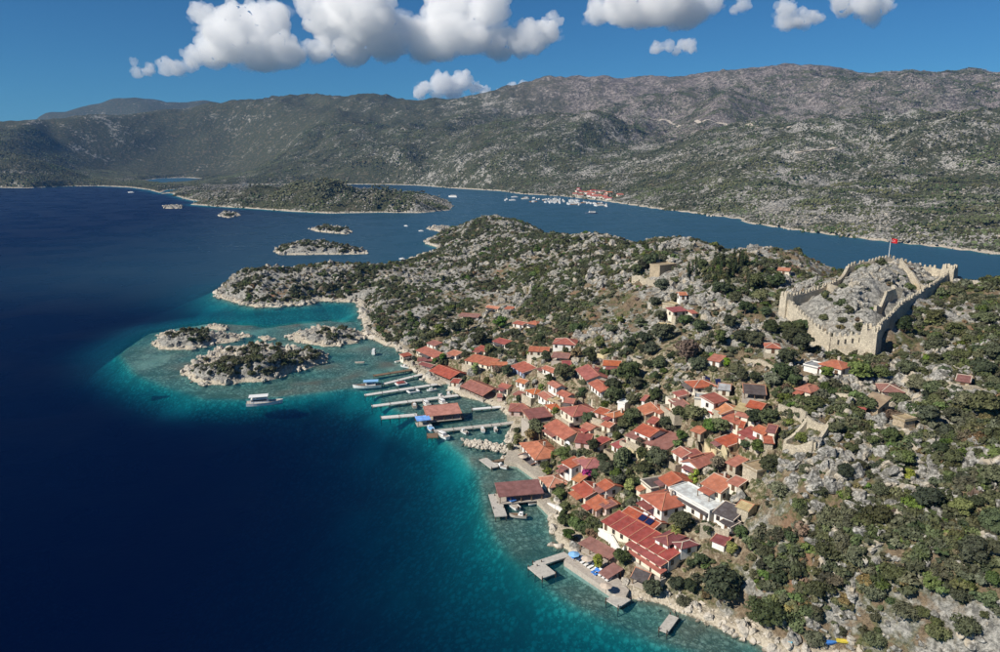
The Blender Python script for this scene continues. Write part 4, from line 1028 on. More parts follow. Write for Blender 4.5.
# slits along the front wall, vaults and broken walls inside
sl = MB(); sl.box(-0.28, 0.28, -0.9, 0.9, 0, 1.5); SL = sl.mesh('arrow_slit', plain('slit_dark', (0.05, 0.045, 0.04)))  # solid dark boxes: the shade inside the slits is put into their colour
for t in (0.2, 0.38, 0.56, 0.74, 0.9):
    p = CREST['C'] * (1 - t) + CREST['D'] * t - c0
    dd = CREST['D'] - CREST['C']
    o = inst('arrow_slit', SL, cas, (p[0], p[1], p[2] - 3.9), (0, 0, math.atan2(dd[1], dd[0])), (1, 0.62, 1))
def inner_wall(pl, h, th=0.8):
    for (x0, y0, D0), (x1, y1, D1) in zip(pl[:-1], pl[1:]):
        p = at_y(x0, y0, D0); q = at_y(x1, y1, D1)
        gp, gq = gzs(p[0], p[1]), gzs(q[0], q[1])
        wall_seg((p[0], p[1], gp + h + 1.3), (q[0], q[1], gq + h * 0.8 + 1.3), th, merl=False, name='inner_wall')
inner_wall([(884, 305, 238), (893, 299, 243), (901, 297, 244)], 3.6)
inner_wall([(884, 305, 238), (879, 312, 234), (874, 318, 230)], 2.6)
inner_wall([(900, 266, 270), (912, 272, 262), (922, 279, 258), (931, 284, 256)], 3.4)
inner_wall([(828, 283, 258), (836, 292, 250)], 3.0)
vx = at_y(884, 274, 263); gv = gzs(vx[0], vx[1])
v_ = MB()
for i in range(8):
    a0, a1 = math.pi * i / 8, math.pi * (i + 1) / 8
    for r0, r1, yy in ((2.4, 3.3, -1.8),):
        v_.add([(math.cos(a0) * 3.6, yy, math.sin(a0) * 1.7), (math.cos(a1) * 3.6, yy, math.sin(a1) * 1.7), (math.cos(a1) * 5.0, yy, math.sin(a1) * 2.6), (math.cos(a0) * 5.0, yy, math.sin(a0) * 2.6),
                (math.cos(a0) * 3.6, yy + 4, math.sin(a0) * 1.7), (math.cos(a1) * 3.6, yy + 4, math.sin(a1) * 1.7), (math.cos(a1) * 5.0, yy + 4, math.sin(a1) * 2.6), (math.cos(a0) * 5.0, yy + 4, math.sin(a0) * 2.6)],
               [(0, 1, 2, 3), (3, 2, 6, 7), (0, 4, 5, 1), (7, 6, 5, 4)])
vo = v_.build('vault_arch', M_CASTLE, cas); vo.location = tuple(np.array([vx[0], vx[1], gv - 0.6]) - c0)
vd = MB(); vd.box(-3.55, 3.55, 0.4, 2.0, -0.3, 1.75); o = vd.build('vault_opening', bpy.data.materials['slit_dark'], cas); o.location = vo.location  # solid dark block standing in for the shade under the vault arch
# flag on its pole
fx = at_y(889, 254, 284.5); pole_top = at_y(891.5, 238, 284.5)
fl = empty('flag', (fx[0], fx[1], fx[2] - 1.2)); tag(fl, 'red flag with white crescent and star flying over the castle', 'flag')
hp = float(pole_top[2] - fx[2]) + 1.2
m = MB(); m.tube((0, 0, 0), (0, 0, hp), 0.13, 0.08, 8); m.build('pole', M_WHITE, fl)
fw, fh = 2.7, 1.8; m = MB(); nx_ = 14
wave = lambda x: 0.28 * math.sin(x * 2.1) * (0.3 + x / fw)
for sgn in (-0.015, 0.015):
    vs = []; fs = []
    for i in range(nx_ + 1):
        x = fw * i / nx_
        for z in (0, fh): vs.append((x, wave(x) + sgn, hp - fh - 0.1 + z - 0.12 * x))
    for i in range(nx_): f = (2 * i, 2 * i + 2, 2 * i + 3, 2 * i + 1); fs.append(f if sgn < 0 else f[::-1])
    m.add(vs, fs)
m.build('cloth', M_RED, fl)
m = MB(); vs = []; nC = 20
def fp(x, z, off): return (x, wave(x) + off, hp - fh - 0.1 + z - 0.12 * x)
for off in (-0.022, 0.022):
    vs = []; fs = []
    for i in range(nC + 1):
        a = R(48) + (R(360) - 2 * R(48)) * i / nC
        vs.append(fp(0.95 + 0.46 * math.cos(a), fh / 2 + 0.46 * math.sin(a), off)); vs.append(fp(1.07 + 0.36 * math.cos(a * 0.93 + 0.22), fh / 2 + 0.36 * math.sin(a * 0.93 + 0.22), off))
    for i in range(nC): f = (2 * i, 2 * i + 1, 2 * i + 3, 2 * i + 2); fs.append(f)
    m.add(vs, fs)
m.build('crescent', M_WHITE, fl)
m = MB()
for off in (-0.022, 0.022):
    pts = [fp(1.52 + (0.23 if k % 2 == 0 else 0.09) * math.cos(math.pi + k * math.pi / 5), fh / 2 + (0.23 if k % 2 == 0 else 0.09) * math.sin(math.pi + k * math.pi / 5), off) for k in range(10)]
    m.add(pts, [tuple(range(10))])
m.build('star', M_WHITE, fl)

# ================================================================== PIERS, QUAYS, WALLS
PIERS = []
def pier(px, width, label, z=0.85, mat=M_PIER, cat='pier', name='pier', posts=True, planks=False):
    pts = [at_z(x, y, z) for x, y in px]
    root = empty(name, (pts[0][0], pts[0][1], 0)); tag(root, label, cat)
    o3 = np.array([pts[0][0], pts[0][1], 0])
    for p, q in zip(pts[:-1], pts[1:]):
        d = q - p; L = float(np.hypot(d[0], d[1])); u = d[:2] / L; n = np.array([-u[1], u[0]])
        m = MB(); a = p - o3
        c = [a[:2] - n * width / 2, a[:2] + u * L - n * width / 2, a[:2] + u * L + n * width / 2, a[:2] + n * width / 2]
        m.slab([(*k, z) for k in c], 0.3); m.build('deck', mat, root)
        if posts:
            N = max(2, int(L / 3.5))
            for k in range(N + 1):
                for s in (-1, 1):
                    w = a[:2] + u * L * k / N + n * s * (width / 2 - 0.2)
                    t = MB(); t.tube((w[0], w[1], -2.2), (w[0], w[1], z + (0.55 if k % 2 == 0 else -0.28)), 0.13, 0.13, 6); t.build('post', M_DWOOD, root)
        PIERS.append((p[:2], u, L, width))
    return root
pier([(374, 375.5), (412, 369.5)], 2.6, 'northernmost wooden pier cluttered with stacked gear', mat=M_WOOD)
pier([(383, 384), (426, 373)], 2.2, 'narrow pale pier beside the moored tour boat with a blue awning')
pier([(365, 395), (437, 384)], 2.5, 'longest slim white pier with floating frames moored along it')
pier([(372, 406), (458, 395)], 2.5, 'slim white pier crowded with small boats behind the pavilion')
pier([(381, 417.5), (417, 414.5)], 2.8, 'short white pier leading out from the restaurant pavilion')
pier([(415, 417.5), (463, 415.5)], 5.0, 'wide timber platform carrying the restaurant pavilion', mat=M_WOOD, z=0.72)
pier([(434, 431), (500, 424), (526, 420.5)], 2.4, 'long pale causeway pier across the inner harbour', mat=M_CONC)
pier([(427, 435.5), (438, 435)], 4.2, 'square brown landing stage at the tip of the causeway pier', mat=M_WOOD, z=0.95)
pier([(472, 409), (501, 406.5)], 1.8, 'short white walkway inside the harbour', mat=M_WHITE)
pier([(483, 458.5), (495, 467.5)], 3.0, 'floating grey platform beside the stone quay', mat=M_CONC, z=0.6)
pier([(493, 461.5), (506, 459)], 1.6, 'short gangway joining the floating grey platform to the quay', mat=M_WOOD, z=0.62)
pier([(496, 499.5), (546, 495.5)], 5.0, 'stone pier under the long red roofed boat shed', mat=M_CONC, z=1.1)
pier([(494, 494), (501, 516)], 3.4, 'concrete head of the boat shed pier facing open water', mat=M_CONC, z=1.14)
pier([(567, 554), (535, 564.5)], 2.4, 'concrete arm of the swimming pier at the restaurant deck', mat=M_CONC, z=1.0)
pier([(535, 564.5), (549, 576)], 4.4, 'square concrete head of the swimming pier', mat=M_CONC, z=1.04)
pier([(624, 596), (612, 603.5)], 4.0, 'stubby square jetty at the end of the restaurant deck', mat=M_CONC, z=1.0)
pier([(674, 616), (663, 631)], 2.2, 'small lone concrete jetty below the garden shrubs', mat=M_CONC, z=0.8)
def polyslab(name, px, z, lo, mat, label, kind=None, cat=None):
    pts = [at_z(x, y, z) for x, y in px]; o3 = np.array([pts[0][0], pts[0][1], 0]); n = len(pts)
    vs = [tuple(p - o3) for p in pts] + [(p[0] - o3[0], p[1] - o3[1], lo) for p in pts]
    # orientation
    ar = sum(vs[i][0] * vs[(i + 1) % n][1] - vs[(i + 1) % n][0] * vs[i][1] for i in range(n))
    top = tuple(range(n)) if ar > 0 else tuple(range(n - 1, -1, -1))
    fs = [top] + [((i, i + n, (i + 1) % n + n, (i + 1) % n) if ar > 0 else (i, (i + 1) % n, (i + 1) % n + n, i + n)) for i in range(n)]
    o = mesh_obj(name, vs, fs, mat); o.location = o3
    tag(o, label, cat, kind=kind)
    FLATS.append(np.array([p[:2] for p in pts]))
    return o
FLATS = []
M_PAVE = wall_mat('quay_paving', (0.55, 0.49, 0.40), True)
polyslab('quay', [(504, 461), (517, 463), (539, 479), (548, 474), (530, 460), (516, 449), (508, 449)], 1.5, -2, M_PAVE, 'stone quay below the hipped orange house', 'structure')
polyslab('deck', [(570, 553), (576, 549.5), (618, 578), (629, 590), (626, 596), (615, 594.5), (564, 560.5)], 1.5, -2, M_PALEWOOD, 'timber swimming deck in front of the restaurant', 'structure')
polyslab('quay', [(537, 500), (546, 494), (560, 505), (556, 514), (549, 512)], 1.45, -2, M_PAVE, 'stone landing between boat shed and rocky cove', 'structure')
def stone_wall(px, h, label, mat=WALL['l'], th=0.6, cat='stone wall'):
    pts = [hit(x, y, h * 0.5) for x, y in px]
    o3 = np.array([pts[0][0], pts[0][1], 0]); m = MB()
    for p, q in zip(pts[:-1], pts[1:]):
        d = q - p; L = float(np.hypot(d[0], d[1])); u = d[:2] / L; n = np.array([-u[1], u[0]]); N = max(2, int(L / 1.3)); ring = []
        for k in range(N + 1):
            w = p[:2] + d[:2] * k / N; g = gzs(w[0], w[1]); a = w - o3[:2]; t = g + h * rngc.uniform(0.85, 1.1)
            ring += [(a[0] - n[0] * th / 2, a[1] - n[1] * th / 2, g - 1.5), (a[0] + n[0] * th / 2, a[1] + n[1] * th / 2, g - 1.5), (a[0] + n[0] * th / 2, a[1] + n[1] * th / 2, t), (a[0] - n[0] * th / 2, a[1] - n[1] * th / 2, t)]
        fs = [(0, 3, 2, 1), tuple(4 * N + i for i in range(4))]
        for k in range(N):
            a, b = 4 * k, 4 * k + 4; fs += [(a, b, b + 3, a + 3), (a + 3, b + 3, b + 2, a + 2), (a + 2, b + 2, b + 1, a + 1)]
        m.add(ring, fs)
    o = m.build('stone_wall', mat); o.location = o3
    tag(o, label, cat)
    return o
stone_wall([(612, 444), (628, 450), (645, 460)], 1.6, 'yellowish garden wall below the largest dull brown red roof', WALL['y'])
stone_wall([(578, 402), (585, 408), (592, 415)], 1.3, 'pale wall stepping down beside the large plain hip roof')
stone_wall([(660, 394), (672, 406), (684, 413)], 1.4, 'pale curved wall along the path by the olive trees')
stone_wall([(779, 408), (792, 412), (806, 418)], 3.0, 'thick terrace wall above the roofless stone ruin')
stone_wall([(705, 446), (715, 453), (726, 460)], 2.2, 'yellow plastered wall below the crimson lean-to', WALL['y'])
stone_wall([(688, 439), (697, 444), (706, 449)], 1.3, 'low wall on the lane above the white gable front')
stone_wall([(700, 531), (714, 533), (729, 537)], 4.0, 'high stone retaining wall above the tiny crimson roofed hut')
stone_wall([(632, 279), (646, 281), (660, 285)], 3.0, 'hilltop terrace wall beside the square ruined stone building')
stone_wall([(599, 531), (612, 540), (625, 549)], 2.2, 'whitewashed wall behind the mauve brown pergola', WALL['w'])
stone_wall([(592, 401), (601, 408), (606, 411)], 1.4, 'cream terrace wall beside vegetable plots', WALL['c'])
stone_wall([(565, 444), (573, 449), (582, 452)], 1.2, 'low wall beside the white satellite dish garden')
stone_wall([(548, 505), (556, 508), (563, 511)], 1.4, 'short white wall beside the stone landing', WALL['w'])
stone_wall([(835, 395), (848, 397), (856, 403)], 1.6, 'broken wall beside the old stone house')
stone_wall([(745, 360), (765, 364), (780, 370)], 1.4, 'terrace wall on the slope above the long grey brown roof')
stone_wall([(586, 352), (604, 357), (618, 352)], 1.4, 'dry wall across the field above the upper village', WALL['y'])
stone_wall([(630, 357), (640, 362), (648, 366)], 1.2, 'dry wall beside the yellowing tree')
stone_wall([(940, 384), (958, 387), (990, 391)], 1.0, 'long low wall along the eastern footpath')
# roofless ruin
rp = [hit(x, y, 0) for x, y in ((784, 452), (813, 453), (828, 434), (806, 428))]
ru = empty('ruin', tuple(rp[0])); tag(ru, 'roofless stone ruin with a green tree growing inside', 'ruin')
for i in range(4):
    p, q = rp[i], rp[(i + 1) % 4]
    c0_, cas_ = c0, cas
    c0 = np.array(ru.location); sv = cas; cas = ru
    def cbuild(mb, name, mat=WALL['l'], parent=None): return mb.build(name, mat, ru)
    wall_seg((p[0], p[1], gzs(p[0], p[1]) + 2.6 + 1.3), (q[0], q[1], gzs(q[0], q[1]) + 3.4 + 1.3), 0.8, merl=False, sag=0.9)
    c0, cas = c0_, sv
# ground mounted solar panels on the upper terrace
for x, y, lab in ((709.5, 379, 'blue solar panel rack beside the cream walled hip roof house'), (720, 382.5, 'blue solar panel rack behind the grey gabled roof')):
    p = hit(x, y, 1.0); r_ = empty('solar_rack', (p[0], p[1], gzs(p[0], p[1]))); tag(r_, lab, 'solar panel')
    m = MB(); m.slab([(-1.4, -0.9, 0.7), (1.4, -0.9, 0.7), (1.4, 0.9, 1.9), (-1.4, 0.9, 1.9)], 0.08); m.build('panel', M_SOLAR, r_)
    for sx in (-1.2, 1.2):
        m = MB(); m.tube((sx, -0.8, -0.5), (sx, -0.8, 0.68), 0.05, 0.05); m.tube((sx, 0.8, -0.5), (sx, 0.8, 1.74), 0.05, 0.05); m.build('leg', M_METAL, r_)
def dish(x, y, label):
    p = hit(x, y, 1.5); r_ = empty('satellite_dish', (p[0], p[1], gzs(p[0], p[1]))); tag(r_, label, 'satellite dish')
    m = MB(); m.tube((0, 0, -0.3), (0, 0, 1.5), 0.06, 0.06); m.build('mast', M_METAL, r_)
    m = MB(); vs = [(0, -0.1, 0)] ; N = 14
    for rr, dy in ((0.45, -0.14), (0.85, -0.3)):
        vs += [(rr * math.cos(2 * math.pi * k / N), dy, rr * math.sin(2 * math.pi * k / N)) for k in range(N)]
    fs = [(0, 1 + (k + 1) % N, 1 + k) for k in range(N)] + [(1 + k, 1 + (k + 1) % N, 1 + N + (k + 1) % N, 1 + N + k) for k in range(N)]
    m.add(vs, fs); m.add([(a, b + 0.03, c) for a, b, c in vs], [f[::-1] for f in fs])
    o = m.build('reflector', M_WHITE, r_); o.location = (0, -0.1, 1.5); o.rotation_euler = (R(-25), 0, R(-25))
dish(567.5, 443.5, 'white satellite dish in the garden below the big weathered orange gable')
dish(675.5, 504.5, 'white satellite dish beside the large two storey white house')

# ================================================================== BOATS
def hull(L, W, H, n=10, sheer=0.35, m=None):
    """boat hull along +x (bow), waterline z = 0"""
    m = m or MB(); rings = []
    for k in range(n + 1):
        t = k / n; x = -L / 2 + L * t
        w = W / 2 * (1 - max(0, (t - 0.45) / 0.55) ** 2.2) * (0.78 + 0.22 * min(1, t / 0.25)); w = max(w, 0.02)
        zt = H * (1 + sheer * max(0, (t - 0.4) / 0.6) ** 2 + 0.12 * max(0, (0.2 - t) / 0.2))
        rings.append([(x, -w, zt), (x - 0.02 * L * t, -w * 0.8, -0.05), (x - 0.05 * L * t, 0, -0.45 * H), (x - 0.02 * L * t, w * 0.8, -0.05), (x, w, zt)])
    vs = [v for r in rings for v in r]; fs = []
    for k in range(n):
        a, b = 5 * k, 5 * k + 5
        for i in range(4): fs.append((a + i, a + i + 1, b + i + 1, b + i))
    fs.append((4, 3, 2, 1, 0)); m.add(vs, fs)
    # deck a little below the rail
    vs = []; fs = []
    for k in range(n + 1):
        r = rings[k]; zt = r[0][2] - 0.12 * H
        vs += [(r[0][0], r[0][1] * 0.93, zt), (r[4][0], r[4][1] * 0.93, zt)]
    for k in range(n): fs.append((2 * k, 2 * k + 2, 2 * k + 3, 2 * k + 1))
    return m, vs, fs
def boat_parts(root, L, W, H, hm, dm, cabin=None, awning=None, mast=0.0, rail=False, console=False):
    m, dv, df = hull(L, W, H); m.build('hull', hm, root)
    d = MB(); d.add(dv, df); d.build('deck', dm, root)
    if cabin:
        x0, x1, h = cabin; c = MB(); w = W * 0.32
        c.add([(x0 * L, -w, H * .85), (x1 * L, -w * 0.8, H * .85), (x1 * L, w * 0.8, H * .85), (x0 * L, w, H * .85), (x0 * L + .1, -w * .9, H + h), (x1 * L - h * 0.5, -w * .7, H + h), (x1 * L - h * 0.5, w * .7, H + h), (x0 * L + .1, w * .9, H + h)],
              [(4, 5, 6, 7), (0, 1, 5, 4), (1, 2, 6, 5), (2, 3, 7, 6), (3, 0, 4, 7)])
        co = c.build('cabin', M_WHITE, root)
        for s in (-1, 1):
            g = MB(); g.box(x0 * L + 0.3, x1 * L - h * 0.5 - 0.2, -0.03, 0.03, H + h * 0.45, H + h * 0.8); o = g.build('cabin_window', M_GLASS, co); o.location = (0, s * w * 0.93, 0)
    if awning:
        x0, x1, h, am = awning; a = MB(); w = W * 0.44
        a.slab([(x0 * L, -w, h), (x1 * L, -w, h), (x1 * L, w, h), (x0 * L, w, h)], 0.1); a.build('awning', am, root)
        for x in (x0 * L + .2, x1 * L - .2):
            for s in (-1, 1):
                p = MB(); p.tube((x, s * (w - 0.12), H * .8), (x, s * (w - 0.12), h - 0.09), 0.04, 0.04, 5); p.build('awning_pole', M_METAL, root)
    if mast:
        p = MB(); p.tube((L * 0.12, 0, H * .8), (L * 0.12, 0, mast), 0.09, 0.05, 6); p.build('mast', M_WHITE, root)
    if rail:
        p = MB()
        for s in (-1, 1):
            prev = None
            for k in range(6):
                t = k / 5; x = -L / 2 + L * (0.45 + 0.5 * t); w = W / 2 * (1 - max(0, (0.45 + 0.5 * t - 0.45) / 0.55) ** 2.2) * 0.95; z = H * (1 + 0.35 * ((0.05 + 0.5 * t) / 0.6) ** 2)
                p.tube((x, s * w, z - 0.05), (x, s * w, z + 0.7), 0.03, 0.03, 4)
                if prev: p.tube(prev, (x, s * w, z + 0.7), 0.03, 0.03, 4)
                prev = (x, s * w, z + 0.7)
        p.build('rail', M_METAL, root)
    if console:
        c = MB(); c.box(-0.05 * L, 0.08 * L, -0.3 * W, 0.3 * W, H * 0.8, H + 0.75); c.build('console', M_WHITE, root)
        c = MB(); c.box(-0.5 * L - 0.25, -0.5 * L + 0.12, -0.22, 0.22, H * 0.2, H + 0.45); c.build('outboard_motor', M_DWOOD, root)
def boat(px, py, heading, L, W, H, label, cat='boat', name='motor_boat', hm=None, dm=None, group=None, **kw):
    p = at_z(px, py, 0.3); r_ = empty(name, (p[0], p[1], 0), R(heading)); tag(r_, label, cat, group)
    boat_parts(r_, L, W, H, hm or M_WHITE, dm or M_PALEWOOD, **kw)
    return r_
boat(265, 403.5, 14, 14.5, 4.4, 1.25, 'white double deck tour boat under way in open water off the islets', 'tour boat', 'tour_boat', cabin=(-0.38, 0.12, 1.5), awning=(-0.42, 0.1, 3.9, M_WHITE), rail=True)
boat(367, 386.5, 189, 12.5, 3.8, 1.15, 'moored tour boat with a blue and white awning at the pier tip', 'tour boat', 'tour_boat', dm=M_WOOD, cabin=(-0.3, 0.05, 0.9), awning=(-0.4, 0.12, 2.9, M_SKYB), rail=True)
boat(359.5, 362.5, 178, 4.6, 1.7, 0.55, 'small low dinghy adrift in the shallow lagoon', name='dinghy', hm=M_PALEWOOD)
small = [
    (424, 379, 200, 4.6, 'white motor boat tied beside the broad waterfront restaurant', 0), (431.5, 390, 195, 4.4, 'white launch moored off the end of the restaurant terrace', 1),
    (426, 404, 118, 6.6, 'white cabin boat moored at the pavilion roof corner', 2), (414, 405.5, 105, 6.0, 'wooden boat with yellow stern beside the pavilion pier', 3),
    (442, 402.5, 120, 7.0, 'larger white cabin cruiser behind the restaurant pavilion', 2), (441, 396, 130, 4.6, 'small white boat across the pier from the cabin cruiser', 0),
    (448.5, 394, 100, 4.6, 'white launch squeezed beside the restaurant with skylight strips', 1), (430, 428, 112, 6.4, 'pale blue decked boat beside the square landing stage', 4),
    (442, 435.5, 130, 7.4, 'white speedboat on the harbour side of the square landing stage', 2), (463.5, 431.5, 125, 5.2, 'white boat hanging off the middle of the causeway pier', 0),
    (482.5, 429.5, 100, 4.8, 'white boat nearer the shore along the causeway pier', 1), (495.5, 429.5, 95, 4.4, 'innermost small white boat at the causeway pier', 0),
    (500.5, 466, 145, 5.6, 'white speedboat tied to the floating grey platform', 0), (512.5, 505, 120, 6.4, 'white boat with blue canopy beneath the boat shed pier', 5),
    (518, 516, 170, 5.0, 'round bowed wooden boat moored in the shallow cove', 3), (534, 503, 20, 3.4, 'tiny white rowing boat pulled in at the stone landing', 6),
    (399.5, 361, 40, 5.0, 'white boat pulled up at the rocky lagoon shore', 6), (374, 353, 90, 4.6, 'little white houseboat anchored in the lagoon', 7), (405, 366.5, 150, 5.4, 'white boat beside the northernmost wooden pier', 0)]
for px, py, hd, L, lab, k in small:
    W = L * 0.36
    if k == 0: boat(px, py, hd, L, W, 0.6, lab, console=True)
    elif k == 1: boat(px, py, hd, L, W, 0.6, lab, cabin=(-0.1, 0.25, 0.6))
    elif k == 2: boat(px, py, hd, L, W, 0.85, lab, cabin=(-0.25, 0.25, 0.95), rail=True)
    elif k == 3: boat(px, py, hd, L, W, 0.75, lab, name='fishing_boat', hm=M_PALEWOOD, dm=M_WOOD, cabin=(-0.3, 0.0, 0.8))
    elif k == 4: boat(px, py, hd, L, W, 0.75, lab, dm=M_SKYB, console=True)
    elif k == 5: boat(px, py, hd, L, W, 0.75, lab, awning=(-0.1, 0.3, 1.9, M_BLUE), console=True)
    elif k == 6: boat(px, py, hd, L, W, 0.45, lab, name='rowing_boat')
    else: boat(px, py, hd, L, 2.4, 0.6, lab, name='houseboat', cabin=(-0.45, 0.45, 1.9))
# floating mooring frames
for px, py, lab in ((413, 391, 'square floating mooring frame beside the longest white pier'), (401, 383.5, 'small red covered raft beside the narrow pale pier')):
    p = at_z(px, py, 0.2); r_ = empty('raft', (p[0], p[1], 0), R(30)); tag(r_, lab, 'raft')
    for i, (a, b) in enumerate((((-2.2, -1.8), (2.2, -1.8)), ((2.2, -1.8), (2.2, 1.8)), ((2.2, 1.8), (-2.2, 1.8)), ((-2.2, 1.8), (-2.2, -1.8)))):
        m = MB(); m.bar((*a, 0.2 + 0.01 * i), (*b, 0.2 + 0.01 * i), 0.6, 0.5); m.build('float', M_WHITE, r_)
    if 'red' in lab: m = MB(); m.box(-1.7, 1.7, -1.3, 1.3, 0.3, 0.9); m.build('cover', ROOF['r'], r_)
# far boats and the marina across the channel
rb = random.Random(77)
boat(591, 213.5, 185, 22, 6, 2.2, 'blue hulled yacht under way in the far channel', 'yacht', 'yacht', hm=plain('navy_hull', (0.08, 0.13, 0.2)), cabin=(-0.35, 0.2, 2.2), mast=9)
boat(608, 236.5, 180, 11, 3.6, 1.3, 'white boat off the near side of the channel behind the ridge', cabin=(-0.3, 0.2, 1.3))
boat(453, 197, 150, 26, 8, 2.6, 'pale ferry anchored off the wooded headland', 'ferry', 'ferry', cabin=(-0.4, 0.3, 2.4))
boat(131, 192.5, 175, 18, 5, 1.8, 'white yacht anchored near the far left shore', 'yacht', 'yacht', cabin=(-0.3, 0.2, 1.6))
boat(421, 231, 170, 7, 2.5, 0.9, 'white launch off the rocky spit of the cove', cabin=(-0.3, 0.2, 0.8))
boat(406, 226, 150, 7, 2.5, 0.9, 'white launch farther out beyond the rocky spit', cabin=(-0.3, 0.2, 0.8))
boat(402, 259, 160, 6.5, 2.3, 0.8, 'white boat anchored in the small northern cove', cabin=(-0.3, 0.2, 0.8))
M_HULLS = [M_WHITE, plain('cream_hull', (0.7, 0.66, 0.58)), plain('varnished_hull', (0.3, 0.17, 0.09))]
for k in range(72):
    x = rb.uniform(503, 604) if k < 22 else rb.gauss(562, 20); x = min(max(x, 505), 606); y = 197.0 + (x - 503) * 0.062 + rb.uniform(-1.0, 3.4)
    sail = rb.random() < 0.45
    boat(x, y, rb.choice((92, 80, 105, 178)), rb.uniform(11, 19), rb.uniform(3.4, 5), rb.uniform(1.3, 1.9),
         'white sailing yacht with bare mast in the distant marina' if sail else 'motor cruiser moored in the distant marina', 'yacht' if sail else 'motor boat', 'yacht' if sail else 'motor_boat',
         hm=rb.choice(M_HULLS) if not sail else M_WHITE, group='sailing yachts in the distant marina' if sail else 'motor cruisers in the distant marina', cabin=(-0.3, 0.2, 1.6), mast=rb.uniform(13, 19) if sail else 0)
# houses of the distant waterside village
for k in range(46):
    x = min(rb.gauss(592, 13), 626); y = 199.5 + (x - 570) * 0.14 - rb.uniform(0.5, 10)
    Dp = 1330 + rb.uniform(0, 240)
    for D in np.arange(1150, 2200, 6.0):
        p = at_y(x, y, D)
        if p[2] <= float(fz(p[0], p[1])): break
    g = float(fz(p[0], p[1]))
    if g < 1: continue
    L, W, he = rb.uniform(9, 15), rb.uniform(8, 11), rb.uniform(4, 6.5); ri = W * 0.2
    r_ = empty('far_house', (p[0], p[1], g), rb.uniform(-0.9, 0.3)); w_ = rb.choice('wwcc')
    rc = rb.choice('rrok')
    tag(r_, {'r': 'red', 'o': 'orange', 'k': 'pink'}[rc] + ' roofed ' + {'w': 'white', 'c': 'cream'}[w_] + ' house behind the distant marina', 'house', {'r': 'red', 'o': 'orange', 'k': 'pink'}[rc] + ' roofed ' + {'w': 'white', 'c': 'cream'}[w_] + ' houses behind the marina')
    m = MB(); m.box(0.4, L - .4, .4, W - .4, -6, he - 0.05); m.build('wall', WALL[w_], r_)
    m = MB(); m.slab([(0, 0, he), (L, 0, he), (L, W / 2, he + ri), (0, W / 2, he + ri)], 0.25); m.slab([(0, W / 2, he + ri), (L, W / 2, he + ri), (L, W, he), (0, W, he)], 0.25); m.build('roof', ROOF[rc], r_)
    for i in range(3):
        put_window(r_, L * (i + 0.5) / 3, 0.38, he - 2.2, 0, 1.4, 1.5)

# ================================================================== ISLETS
ISL = []
def islet(px, hts, step, label, seed, crag=1.0, rim=3.0):
    poly = np.array(P0(px)); x0, y0 = poly.min(0) - 5; x1, y1 = poly.max(0) + 5
    ax = np.arange(x0, x1 + step, step); ay = np.arange(y0, y1 + step, step); X, Y = np.meshgrid(ax, ay)
    sd = poly_sd(X + 1.6 * fbm(X / 6, Y / 6, 3, seed), Y + 1.6 * fbm(X / 6 + 40, Y / 6, 3, seed + 1), poly)
    Z = np.zeros_like(X)
    for hx, hy, h, r in hts:
        p = at_z(hx, hy, h)
        Z = np.maximum(Z, h * np.exp(-((X - p[0]) ** 2 + (Y - p[1]) ** 2) / (r * r)))
    Z = Z * 0.68 + crag * 0.7 * (ridged(X / 8, Y / 8, 4, seed + 2, 0.6) * 1.7 + 0.2)
    Z = np.maximum(Z, 0.35) * smooth(-0.3, rim * 2.2, sd)
    Z = np.where(sd > 0, Z + 0.3 * smooth(0, .8, sd), np.maximum(sd * 0.6, -3.0))
    o = grid_mesh('islet', ax, ay, Z, M_GROUND, {'village': np.zeros_like(X), 'rocky': np.ones_like(X)})
    tag(o, label, 'islet', kind='structure')
    ISL.append((ax, ay, Z, sd))
    return o
islet([(152, 346), (154, 339), (160, 334), (170, 331), (192, 330), (205, 333), (222, 333), (240, 336), (238, 341), (222, 343), (205, 347), (190, 350), (165, 350)],
      [(165, 338, 4.5, 14), (185, 336, 5, 16), (205, 338, 3.5, 14), (225, 338, 2.0, 12)], 0.8, 'bare pale rocky islet behind the larger shrubby one', 201)
islet([(180, 371), (190, 378), (197, 382), (205, 386), (215, 384), (227, 385), (240, 383), (255, 382.5), (268, 381), (280, 377), (292, 372), (305, 369), (318, 366), (328, 361), (325, 355), (310, 350), (290, 347), (262, 345), (240, 346), (220, 349), (202, 356), (190, 363)],
      [(250, 362, 7.5, 22), (230, 365, 6.5, 20), (275, 360, 6.5, 20), (205, 370, 4, 14), (300, 358, 4.5, 16)], 0.8, 'larger rocky islet with dark shrubs on its crown', 211, 1.2)
islet([(284, 337), (292, 333), (305, 330), (320, 327.5), (340, 328), (355, 330), (367, 333), (366, 338), (355, 343), (340, 346), (325, 346.5), (300, 343)],
      [(340, 335, 4.5, 14), (310, 337, 3.5, 14), (355, 334, 4, 10)], 0.8, 'chalky low islet close to the village shore', 221)
islet([(206, 327), (215, 325), (226, 326), (228, 329.5), (215, 331)], [(216, 327, 2.5, 8)], 0.8, 'tiny white rock just north of the bare pale islet', 231)
islet([(241, 334.5), (250, 334), (250, 337), (242, 337.5)], [(246, 335, 1.6, 5)], 0.6, 'lone flat white rock at the end of the bare islet', 235, 0.6)
islet([(258, 337), (268, 336), (276, 340), (262, 341)], [(266, 338, 1.3, 5)], 0.6, 'scatter of low rocks between the islets', 237, 0.6)
islet([(274, 251), (285, 246), (300, 243), (320, 242), (340, 246), (367, 251), (366, 254), (340, 254.5), (300, 255), (280, 255)], [(305, 246, 7, 30), (330, 248, 5, 28), (350, 250, 3, 20)], 1.8, 'long pale islet in the channel with a shrubby ridge', 241, 1.6)
